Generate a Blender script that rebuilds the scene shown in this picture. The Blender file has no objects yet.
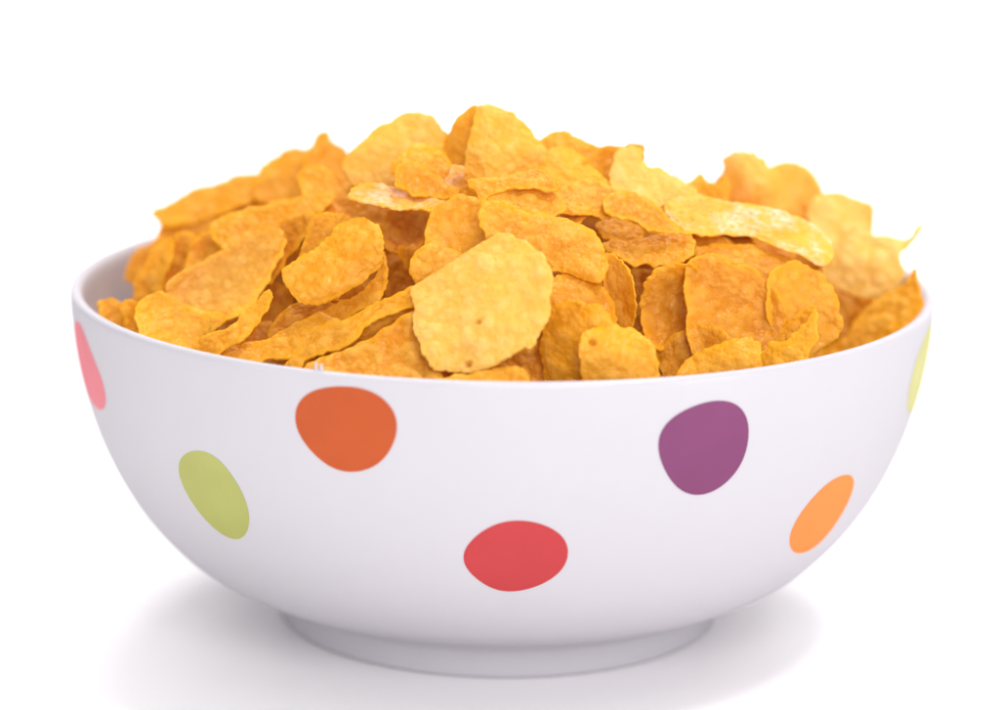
import bpy, math
import numpy as np
from mathutils import Matrix, Vector

C = bpy.context.scene.collection
SC = bpy.context.scene
CM = 0.01                                   # measurements below are in centimetres

# ------------------------------------------------------------------ camera
H, R = 5.594, 7.0                           # bowl height and rim radius
DIST, ELEV, ROLL = 51.315, math.radians(14.933), math.radians(0.863)
eye = np.array([0, -DIST*math.cos(ELEV), DIST*math.sin(ELEV)])
fw = -eye/np.linalg.norm(eye)
rt = np.array([1.0, 0, 0]); up = np.cross(rt, fw)
rt, up = rt*math.cos(ROLL)+up*math.sin(ROLL), -rt*math.sin(ROLL)+up*math.cos(ROLL)
eye = (eye+np.array([0, 0, H/2]))*CM
cd = bpy.data.cameras.new('camera'); cam = bpy.data.objects.new('camera', cd); C.objects.link(cam)
cam.matrix_world = Matrix(((rt[0], up[0], -fw[0], eye[0]), (rt[1], up[1], -fw[1], eye[1]), (rt[2], up[2], -fw[2], eye[2]), (0, 0, 0, 1)))
cd.sensor_width = 36; cd.lens = 36*3102/1000; cd.shift_y = (446.7-355)/1000
cd.clip_start = 0.01; cd.clip_end = 100
cd.dof.use_dof = True; cd.dof.focus_distance = 0.461; cd.dof.aperture_fstop = 8.6
SC.camera = cam

# ------------------------------------------------------------------ light
W = bpy.data.worlds.new('World'); SC.world = W; W.use_nodes = True
bg = W.node_tree.nodes['Background']; bg.inputs[0].default_value = (0.97, 0.965, 1, 1); bg.inputs[1].default_value = 0.60
def lamp(name, loc, target, size, power, col=(1, 1, 1)):
    d = bpy.data.lights.new(name, 'AREA'); d.shape = 'DISK'; d.size = size; d.energy = power; d.color = col
    o = bpy.data.objects.new(name, d); C.objects.link(o); o.location = loc
    o.rotation_euler = (Vector(target)-Vector(loc)).to_track_quat('-Z', 'Y').to_euler()
    return o
lamp('overhead_softbox', (0.35, 0.25, 1.8), (0, 0, 0), 2.8, 10)
lamp('key_softbox', (0.40, -0.15, 1.25), (0, 0, 0.05), 0.24, 7.8, (1, 0.985, 0.96))
lamp('front_softbox', (0.22, -1.30, 0.70), (0, 0, 0.02), 0.9, 13)  # added fill, lifts the contact shadow and the bowl's foot
lamp('low_softbox', (0.95, -0.75, 0.17), (0, 0, 0.0), 0.45, 2.8)
lamp('left_softbox', (-1.0, -0.6, 0.20), (0, 0, 0.0), 0.45, 1.3)  # added low fill, lightens the table shadow on the left
lamp('back_softbox', (0.0, 1.5, 1.9), (0, 1.0, 0), 1.2, 45)  # added unseen lamp, keeps the table far behind white
SC.view_settings.view_transform = 'Standard'; SC.view_settings.look = 'None'
SC.view_settings.exposure = 0; SC.view_settings.gamma = 1
SC.render.engine = 'CYCLES'
SC.cycles.max_bounces = 7; SC.cycles.diffuse_bounces = 5; SC.cycles.adaptive_threshold = 0.02; SC.cycles.use_denoising = True

# ------------------------------------------------------------------ materials
def mat(name):
    m = bpy.data.materials.new(name); m.use_nodes = True
    nt = m.node_tree; return m, nt, nt.nodes, nt.links, nt.nodes['Principled BSDF']
SPOT = {'orange': (0.40, 0.060, 0.005), 'green': (0.34, 0.35, 0.10), 'purple': (0.165, 0.034, 0.11),
        'amber': (0.72, 0.20, 0.042), 'red': (0.41, 0.034, 0.038), 'pink': (0.62, 0.19, 0.22), 'lime': (0.48, 0.465, 0.21)}
def print_material(name, col, var=0.10):
    m, nt, N, L, P = mat(name); N.remove(P)
    tc = N.new('ShaderNodeTexCoord'); no = N.new('ShaderNodeTexNoise'); no.inputs['Scale'].default_value = 140; no.inputs['Detail'].default_value = 5
    L.new(tc.outputs['Object'], no.inputs['Vector'])
    mx = N.new('ShaderNodeMix'); mx.data_type = 'RGBA'; L.new(no.outputs['Fac'], mx.inputs['Factor'])
    mx.inputs['A'].default_value = (*[c*(1-var) for c in col], 1); mx.inputs['B'].default_value = (*[min(1, c*(1+var)) for c in col], 1)
    d = N.new('ShaderNodeBsdfDiffuse'); g = N.new('ShaderNodeBsdfGlossy'); g.inputs['Roughness'].default_value = 0.18
    L.new(mx.outputs['Result'], d.inputs['Color']); g.inputs['Color'].default_value = (1, 1, 1, 1)
    s = N.new('ShaderNodeMixShader'); s.inputs[0].default_value = 0.025
    L.new(d.outputs[0], s.inputs[1]); L.new(g.outputs[0], s.inputs[2]); L.new(s.outputs[0], N['Material Output'].inputs['Surface'])
    return m
M_WHITE = print_material('white_porcelain', (0.468, 0.449, 0.48), 0.012)
M_SPOT = {k: print_material(k+'_print', v) for k, v in SPOT.items()}

def table_material():
    m, nt, N, L, P = mat('white_table_top')
    tc = N.new('ShaderNodeTexCoord'); no = N.new('ShaderNodeTexNoise'); no.inputs['Scale'].default_value = 9
    L.new(tc.outputs['Object'], no.inputs['Vector'])
    mx = N.new('ShaderNodeMix'); mx.data_type = 'RGBA'; L.new(no.outputs['Fac'], mx.inputs['Factor'])
    mx.inputs['A'].default_value = (0.91, 0.89, 0.893, 1); mx.inputs['B'].default_value = (0.93, 0.91, 0.914, 1)
    L.new(mx.outputs['Result'], P.inputs['Base Color']); P.inputs['Roughness'].default_value = 0.45
    P.inputs['Specular IOR Level'].default_value = 0.3
    return m

def flake_material():
    m, nt, N, L, P = mat('toasted_corn')
    def node(t, **kw):
        n = N.new(t)
        for k, v in kw.items(): setattr(n, k, v)
        return n
    def mix(fac, a, b, blend='MIX'):
        x = node('ShaderNodeMix', data_type='RGBA', blend_type=blend)
        for i, v in (('Factor', fac), ('A', a), ('B', b)):
            if hasattr(v, 'links'): L.new(v, x.inputs[i])
            else: x.inputs[i].default_value = v if i == 'Factor' else (*v, 1)
        return x.outputs['Result']
    def attr(name, kind='OBJECT'):
        a = node('ShaderNodeAttribute', attribute_type=kind, attribute_name=name); return a.outputs['Fac']
    def math_(op, a, b=0.0, clamp=False):
        x = node('ShaderNodeMath', operation=op, use_clamp=clamp)
        for i, v in enumerate((a, b)):
            if hasattr(v, 'links'): L.new(v, x.inputs[i])
            else: x.inputs[i].default_value = v
        return x.outputs[0]
    tc = node('ShaderNodeTexCoord'); oi = node('ShaderNodeObjectInfo')
    off = node('ShaderNodeVectorMath', operation='ADD')
    L.new(tc.outputs['Object'], off.inputs[0]); L.new(oi.outputs['Random'], off.inputs[1])
    def noise(scale, detail=3, rough=0.55):
        n = node('ShaderNodeTexNoise'); n.inputs['Scale'].default_value = scale; n.inputs['Detail'].default_value = detail
        n.inputs['Roughness'].default_value = rough; L.new(off.outputs[0], n.inputs['Vector']); return n.outputs['Fac']
    def ramp(v, a, b):
        r = node('ShaderNodeMapRange'); r.inputs['From Min'].default_value = a; r.inputs['From Max'].default_value = b
        L.new(v, r.inputs['Value']); return r.outputs['Result']
    tone, glare = attr('tone'), attr('sugar')
    blis, edge = attr('blister', 'GEOMETRY'), attr('rim', 'GEOMETRY')
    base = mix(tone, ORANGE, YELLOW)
    big = ramp(noise(130, 4), 0.35, 0.68)
    base = mix(math_('MULTIPLY', big, 0.45), base, TOAST)
    patch = ramp(noise(75, 2), 0.45, 0.7)
    base = mix(math_('MULTIPLY', patch, 0.22), base, CREAM)
    fine = ramp(noise(900, 3, 0.7), 0.3, 0.75)
    base = mix(math_('MULTIPLY', fine, 0.30), base, CREAM)
    base = mix(math_('MULTIPLY', blis, 0.45), base, CREAM)
    base = mix(math_('MULTIPLY', edge, 0.45), base, YELLOW)
    speck = ramp(noise(1500, 2, 0.6), 0.66, 0.74)
    base = mix(math_('MULTIPLY', speck, 0.30), base, (0.50, 0.17, 0.02))
    sm = math_('MULTIPLY', math_('MULTIPLY', ramp(noise(190, 3), 0.42, 0.62), ramp(noise(1100, 2), 0.30, 0.60)), glare)
    base = mix(math_('MULTIPLY', sm, 0.6), base, (0.90, 0.84, 0.80))  # blotchy white glare painted straight into the flake colour
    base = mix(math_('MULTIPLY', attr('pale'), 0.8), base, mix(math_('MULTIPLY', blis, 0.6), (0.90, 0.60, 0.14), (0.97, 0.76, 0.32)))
    base = mix(math_('MULTIPLY', attr('pit', 'GEOMETRY'), 0.85), base, (0.55, 0.20, 0.02))
    N.remove(P); di = node('ShaderNodeBsdfDiffuse'); L.new(base, di.inputs['Color']); di.inputs['Roughness'].default_value = 0.3
    gl = node('ShaderNodeBsdfGlossy'); gl.inputs['Color'].default_value = (1, 0.93, 0.82, 1); gl.inputs['Roughness'].default_value = 0.28
    gm = node('ShaderNodeMixShader'); gm.inputs[0].default_value = 0.02
    L.new(di.outputs[0], gm.inputs[1]); L.new(gl.outputs[0], gm.inputs[2])
    b = node('ShaderNodeBump'); b.inputs['Strength'].default_value = 0.42; b.inputs['Distance'].default_value = 0.0005
    h = math_('ADD', math_('MULTIPLY', noise(520, 3), 0.6), math_('MULTIPLY', noise(1500, 2), 0.3))
    def cells(scale):
        n = node('ShaderNodeTexVoronoi', feature='SMOOTH_F1'); n.inputs['Scale'].default_value = scale; n.inputs['Smoothness'].default_value = 0.3
        L.new(off.outputs[0], n.inputs['Vector']); return math_('SUBTRACT', 1.0, n.outputs['Distance'])
    h = math_('ADD', h, math_('ADD', math_('MULTIPLY', cells(900), 0.9), math_('MULTIPLY', cells(1900), 0.5)))
    L.new(h, b.inputs['Height']); L.new(b.outputs['Normal'], di.inputs['Normal']); L.new(b.outputs['Normal'], gl.inputs['Normal'])
    tr = node('ShaderNodeBsdfTranslucent'); L.new(mix(0.7, base, (1.0, 0.60, 0.05)), tr.inputs['Color'])
    ms = node('ShaderNodeMixShader'); ms.inputs[0].default_value = 0.30
    L.new(gm.outputs[0], ms.inputs[1]); L.new(tr.outputs[0], ms.inputs[2])
    L.new(ms.outputs[0], N['Material Output'].inputs['Surface'])
    return m
ORANGE, YELLOW = (0.62, 0.168, 0.002), (0.93, 0.49, 0.014)
TOAST, CREAM = (0.43, 0.092, 0.002), (0.89, 0.52, 0.085)
M_FLAKE = flake_material()

# ------------------------------------------------------------------ helpers
def obj(name, verts, faces, mats, parent=None, midx=None, attrs=None):
    me = bpy.data.meshes.new(name)
    me.from_pydata(verts if isinstance(verts, list) else verts.tolist(), [], faces if isinstance(faces, list) else faces.tolist())
    for m in mats: me.materials.append(m)
    if midx is not None: me.polygons.foreach_set('material_index', np.asarray(midx, dtype=np.int32))
    me.polygons.foreach_set('use_smooth', np.ones(len(me.polygons), dtype=bool))
    for k, v in (attrs or {}).items():
        a = me.attributes.new(k, 'FLOAT', 'POINT'); a.data.foreach_set('value', np.asarray(v, dtype=np.float32))
    me.update()
    o = bpy.data.objects.new(name, me); C.objects.link(o)
    if parent: o.parent = parent
    return o
def grid_faces(n, m, off=0, wrap=False, flip=False):
    i, j = np.meshgrid(np.arange(n if wrap else n-1), np.arange(m-1), indexing='ij')
    a = i*m+j; b = ((i+1) % n)*m+j
    q = np.stack([a, b, b+1, a+1], -1).reshape(-1, 4)+off
    return q[:, ::-1] if flip else q

# ------------------------------------------------------------------ table: one seamless white sheet that sweeps up far behind
ys = list(np.linspace(-1.2, 1.6, 15)); prof = [(y, 0.0) for y in ys]
prof += [(1.6+0.7*math.sin(a), 0.7*(1-math.cos(a))) for a in np.linspace(0.1, math.pi/2, 16)]
prof += [(2.3, 1.4), (2.3, 2.4)]
xs = np.linspace(-2.6, 2.6, 21)
tv = [(x, y, z) for x in xs for y, z in prof]
tb = obj('table_top', tv, grid_faces(len(xs), len(prof)), [table_material()]); tb['kind'] = 'structure'

# ------------------------------------------------------------------ bowl
T0, Z0 = 4.584, 0.832
def wall_radius(t):
    t = np.asarray(t, dtype=float)
    return T0+(R-T0)*(t+3.39*(np.sqrt(t)-t)-1.568*(t**0.33-t)-0.318*(t**2-t))
def bowl_profile():
    foot = [(0, .16), (2.2, .16), (3.2, .15), (3.42, .10), (3.49, .03), (3.53, 0.0), (3.585, 0.0), (3.63, .035), (3.64, .12), (3.655, .25), (3.69, .37), (3.75, .47), (3.84, .555), (3.97, .63), (4.17, .715), (4.42, .81), (4.70, .935)]
    t = np.concatenate([np.linspace(.052, .1, 6)[:-1], np.linspace(.1, .975, 44)])
    out = [(float(a), float(Z0+(H-Z0)*b)) for a, b in zip(wall_radius(t), t)]
    lip = [(6.997, H-.07), (6.985, H-.03), (6.95, H-.005), (6.905, H), (6.86, H-.012), (6.825, H-.04), (6.80, H-.09)]
    t2 = np.linspace(.955, 0, 40)
    inn = [(float(a)-.215-.25*(1-b)**3, float(Z0+.22*(1-b)+(H-Z0)*b)) for a, b in zip(wall_radius(t2), t2)]
    inn += [(3.4, .80), (2.4, .72), (1.2, .68), (0, .67)]
    return foot, out, lip, inn
foot, out, lip, inn = bowl_profile()
def lathe(name, pr, parent, mats, n=240, extra=None):
    pr = np.array(pr); a = np.linspace(0, 2*np.pi, n, endpoint=False)
    v = np.stack([np.outer(np.cos(a), pr[:, 0]), np.outer(np.sin(a), pr[:, 0]), np.tile(pr[:, 1], (n, 1))], -1).reshape(-1, 3)
    f = grid_faces(n, len(pr), wrap=True); mi = np.zeros(len(f), int)
    if extra:
        for ev, ef, k in extra:
            f = np.concatenate([f, ef+len(v)]); mi = np.concatenate([mi, np.full(len(ef), k)]); v = np.concatenate([v, ev])
    return obj(name, v*CM, f, mats, parent, mi)

def catmull(p, per=12):
    p = np.asarray(p, float); a, b, c, d = np.roll(p, 1, 0), p, np.roll(p, -1, 0), np.roll(p, -2, 0)
    t = np.linspace(0, 1, per, endpoint=False)[:, None, None]
    q = .5*(2*b+(c-a)*t+(2*a-5*b+4*c-d)*t**2+(3*b-a-3*c+d)*t**3)
    return q.transpose(1, 0, 2).reshape(-1, 2)
def scan(poly, nu, nv, ease=True):
    # fill an outline (long axis along x) with a quad grid
    x0, x1 = poly[:, 0].min(), poly[:, 0].max()
    e = (1-np.cos(np.linspace(0, np.pi, nu)))/2
    e = .6*e+.4*np.linspace(0, 1, nu)
    e[0] = .0015; e[-1] = .9985
    us = x0+(x1-x0)*e
    A, B = poly, np.roll(poly, -1, 0)
    lo = np.empty(nu); hi = np.empty(nu)
    for k, u in enumerate(us):
        m = (A[:, 0] > u) != (B[:, 0] > u)
        y = A[m, 1]+(u-A[m, 0])/(B[m, 0]-A[m, 0])*(B[m, 1]-A[m, 1])
        lo[k], hi[k] = y.min(), y.max()
    s = np.linspace(0, 1, nv); s = .35*(1-np.cos(np.pi*s))/2+.65*s
    return np.repeat(us[:, None], nv, 1), lo[:, None]+(hi-lo)[:, None]*s

# printed spots: outlines given as (angle round the bowl in degrees, height in cm)
SPOT_OUTLINE = {
 'orange': [(-115.2, 4.83), (-114.8, 5.06), (-113.4, 5.25), (-111.1, 5.37), (-108.3, 5.42), (-105.4, 5.39), (-103.4, 5.24), (-102.3, 5.03), (-102.2, 4.83), (-103.2, 4.52), (-104.7, 4.28), (-107.1, 4.15), (-109.1, 4.11), (-111.0, 4.16), (-113.1, 4.36), (-114.7, 4.59)],
 'green': [(-136.2, 3.61), (-133.9, 3.91), (-131.5, 4.02), (-128.2, 4.02), (-126.0, 3.76), (-124.7, 3.47), (-124.6, 3.12), (-126.2, 2.79), (-129.0, 2.59), (-132.0, 2.65), (-134.8, 2.94), (-136.1, 3.31)],
 'purple': [(-70.8, 4.55), (-70.7, 4.81), (-69.3, 5.0), (-66.6, 5.15), (-63.8, 5.2), (-61.5, 5.15), (-59.6, 4.99), (-58.7, 4.73), (-58.5, 4.4), (-59.3, 4.08), (-61.6, 3.81), (-64.5, 3.73), (-67.1, 3.85), (-69.4, 4.15)],
 'amber': [(-34.9, 3.37), (-37.2, 3.51), (-40.9, 3.53), (-43.8, 3.35), (-45.8, 3.04), (-46.0, 2.71), (-43.5, 2.38), (-39.8, 2.21), (-35.2, 2.27), (-33.6, 2.72), (-33.8, 3.13)],
 'red': [(-94.7, 2.84), (-93.6, 3.09), (-91.1, 3.37), (-88.6, 3.46), (-87.1, 3.48), (-84.1, 3.38), (-81.9, 3.2), (-81.0, 2.96), (-81.2, 2.67), (-83.4, 2.39), (-86.6, 2.24), (-89.7, 2.22), (-92.2, 2.38), (-94.3, 2.65)],
 'pink': [(-160.0, 5.32), (-155.6, 4.98), (-152.3, 4.6), (-152.4, 4.3), (-154.8, 4.08), (-160, 4.0), (-165, 4.25), (-167, 4.7), (-165, 5.15)],
 'lime': [(-14.7, 5.36), (-20.0, 5.22), (-22.9, 4.89), (-23.3, 4.49), (-21.2, 4.14), (-16, 4.0), (-10, 4.2), (-7, 4.7), (-9.5, 5.2)],
}
def spot_patch(outline):
    p = catmull(outline, 10)
    q = np.stack([p[:, 0]*.115, p[:, 1]], -1); q = np.concatenate([q, q[:1]])
    a = np.concatenate([[0], np.cumsum(np.linalg.norm(np.diff(q, axis=0), axis=1))]); e = np.linspace(0, a[-1], 161)[:-1]
    f = np.fft.fft(np.interp(e, a, q[:, 0])+1j*np.interp(e, a, q[:, 1])); k = np.abs(np.fft.fftfreq(160)*160)
    f = np.fft.ifft(f*np.exp(-(k/5.5)**4))
    p = np.stack([f.real/.115, f.imag], -1); g, z = scan(p, 48, 32)
    t = (z-Z0)/(H-Z0); r = wall_radius(t)
    # lift the glaze a hair off the wall, along the wall's own normal
    dr = (wall_radius(t+.01)-wall_radius(t-.01))/(.02*(H-Z0)); k = .0025/np.sqrt(1+dr*dr)
    r = r+k; z = z-k*dr; a = np.radians(g)
    v = np.stack([r*np.cos(a), r*np.sin(a), z], -1).reshape(-1, 3)
    return v, grid_faces(48, 32)
bowl = bpy.data.objects.new('cereal_bowl', None); C.objects.link(bowl)
bowl['label'] = 'white porcelain bowl with coloured spots, heaped with corn flakes on a white table'; bowl['category'] = 'bowl'
names = list(SPOT_OUTLINE)
extra = [(*spot_patch(SPOT_OUTLINE[k]), i+1) for i, k in enumerate(names)]
lathe('body', foot[-6:]+out+lip+inn, bowl, [M_WHITE]+[M_SPOT[k] for k in names], extra=extra)
lathe('foot_ring', foot[:-5], bowl, [M_WHITE])

# two tiny white points standing on the front rim
bv, bf = [], []
for deg, hh in ((-112.55, .13), (-111.85, .11)):
    a = math.radians(deg); c = np.array([6.91*math.cos(a), 6.91*math.sin(a), H-.01]); n = len(bv)*1
    t_ = np.array([-math.sin(a), math.cos(a), 0]); r_ = np.array([math.cos(a), math.sin(a), 0])
    k0 = len(bv)
    for z, w in ((0, .034), (.5, .026), (.85, .02), (1, .008)):
        for q in range(8):
            p = c+t_*w*math.cos(q*math.pi/4)+r_*w*math.sin(q*math.pi/4)+np.array([0, 0, hh*z]); bv.append(tuple(p*CM))
    bf += [tuple(int(x)+k0 for x in (i*8+q, i*8+(q+1) % 8, i*8+8+(q+1) % 8, i*8+8+q)) for i in range(3) for q in range(8)]
    bf.append(tuple(k0+24+q for q in range(8)))
obj('glaze_drip', bv, bf, [M_WHITE], bowl)

# ------------------------------------------------------------------ corn flakes
rng = np.random.default_rng(5)
def smooth_noise(u, v, wave, n=6):
    w = 0
    for _ in range(n):
        a, ph, k = rng.uniform(0, 2*np.pi), rng.uniform(0, 2*np.pi), 2*np.pi/(wave*rng.uniform(.7, 1.4))
        w = w+np.sin(k*(u*np.cos(a)+v*np.sin(a))+ph)
    return w/math.sqrt(n)
def bubbles(u, v, edge, blis):
    # blisters of a toasted flake: domes of 0.5 to 1.2 mm radius; height field in cm
    lo, hi = (u.min(), v.min()), (u.max(), v.max())
    area = (hi[0]-lo[0])*(hi[1]-lo[1])
    h = np.zeros_like(u)
    for _ in range(int(area*150)):
        c = rng.uniform(lo, hi); r = .042*(1-rng.random()*.97)**-.38
        q = rng.uniform(0, np.pi); s = rng.uniform(.65, 1); du, dv = u-c[0], v-c[1]
        d = ((du*np.cos(q)+dv*np.sin(q))**2+((dv*np.cos(q)-du*np.sin(q))/s)**2)/(r*r); m = d < 1
        if m.any(): h[m] = np.maximum(h[m], (r*.31*rng.uniform(.5, 1)*blis)*(1-d[m])**.65)
    return h
def make_flake(o, U, V, D, curl, blis, special, loc, nu=84, nv=60, rough=1.0):
    o, U, V, D = map(np.array, (o, U, V, D)); p = np.array(loc).reshape(-1, 2)
    p = catmull(p, 14)
    # crinkled edge
    s = np.cumsum(np.linalg.norm(p-np.roll(p, 1, 0), axis=1)); T = s[-1]
    tn = np.roll(p, -1, 0)-np.roll(p, 1, 0); nn = np.stack([tn[:, 1], -tn[:, 0]], -1)/(np.linalg.norm(tn, axis=1)[:, None]+1e-9)
    e = 0
    for _ in range(14):
        k = round(T/rng.uniform(.09, .7)); e = e+np.sin(2*np.pi*k*s/T+rng.uniform(0, 6.3))*.0048
    p = p+nn*e[:, None]*rough
    c0 = p.mean(0); q = p-c0; ev, E = np.linalg.eigh(q.T@q); ax = E[:, 1]
    B = np.array([[ax[0], ax[1]], [-ax[1], ax[0]]])            # long axis first
    g, h = scan(q@B.T, nu, nv)
    L = np.stack([g, h], -1)@B+c0; x, y = L[..., 0], L[..., 1]
    a, b = np.ptp(g)/2, max(np.ptp(h)/2, .1)
    w = (curl[0]*(g/a)**2+curl[1]*(h/b)**2)*.1*min(1, b/.5)
    w = w+smooth_noise(g, h, 1.1)*.036*min(1, b/.4)+smooth_noise(g, h, .45)*.012
    iu = np.arange(nu)[:, None]; iv = np.arange(nv)[None]
    du = np.minimum(g-g.min(), g.max()-g); dv = np.minimum(h-h[:, :1], h[:, -1:]-h)
    ed = np.clip(np.minimum(du, dv)/.12, 0, 1)
    if special == 3:                                           # a thick lower lip rolled towards the front
        lip = np.exp(-(((h-h[:, :1] if h[:, :1].mean()*B[1, 1] < 0 else h[:, -1:]-h)-.02)/.13)**4)
        w = w-.10*lip
    w = w-w.mean()
    P = o+x[..., None]*U+y[..., None]*V+w[..., None]*D
    def normals(P):
        n = np.cross(np.gradient(P, axis=0), np.gradient(P, axis=1)); return n/(np.linalg.norm(n, axis=-1, keepdims=True)+1e-12)
    n = normals(P)
    if (n*D).sum() < 0: n = -n; flip = True
    else: flip = False
    th = .020*(.45+.55*np.sqrt(ed)); fade = .35+.65*ed
    top = bubbles(g, h, ed, blis); bot = bubbles(g, h, ed, blis)
    pits = []; pit = np.zeros_like(x)
    if special == 1: pits = [(-.19, -.20, .058), (-.69, -.68, .07)]
    if special == 2: pits = [(-.45, .12, .07)]
    for px, py, r in pits:
        d = np.hypot(x-px, y-py)/r
        top = np.where(d < 2.4, top*np.clip((d-.8)/1.2, 0, 1), top)+.012*np.exp(-((d-1.25)/.45)**2)-.06*np.exp(-(d/.75)**4)
    for px, py, r in pits: pit = np.maximum(pit, np.exp(-(np.hypot(x-px, y-py)/(r*.85))**4))
    th = np.where(top < 0, np.maximum(th, 0.03), th)
    A = P+n*(th+top*fade)[..., None]; Z = P-n*(th+bot*fade)[..., None]
    v = np.concatenate([A.reshape(-1, 3), Z.reshape(-1, 3)]); m = nu*nv
    f = [grid_faces(nu, nv, 0, flip=flip), grid_faces(nu, nv, m, flip=not flip)]
    idx = np.arange(m).reshape(nu, nv)
    ring = np.concatenate([idx[:, 0], idx[-1, 1:], idx[-2::-1, -1], idx[0, -2:0:-1]]); nx = np.roll(ring, -1)
    st = np.stack([ring, ring+m, nx+m, nx], -1)
    f.append(st if not flip else st[:, ::-1])
    bl = np.concatenate([np.clip(top/.028, 0, 1).ravel(), np.clip(bot/.028, 0, 1).ravel()]); rm = np.tile(((1-ed) if special != 3 else np.maximum(1-ed, 2*lip)).ravel(), 2)  # yellow on the rolled lip stands for light shining through it
    base = o*CM
    ob = obj('corn_flake', v*CM-base, np.concatenate(f), [M_FLAKE], attrs={'blister': bl, 'rim': rm, 'pit': np.concatenate([pit.ravel(), 0*pit.ravel()])})
    ob.location = base
    return ob
GROUP = 'corn flakes heaped in the spotted bowl'
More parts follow.
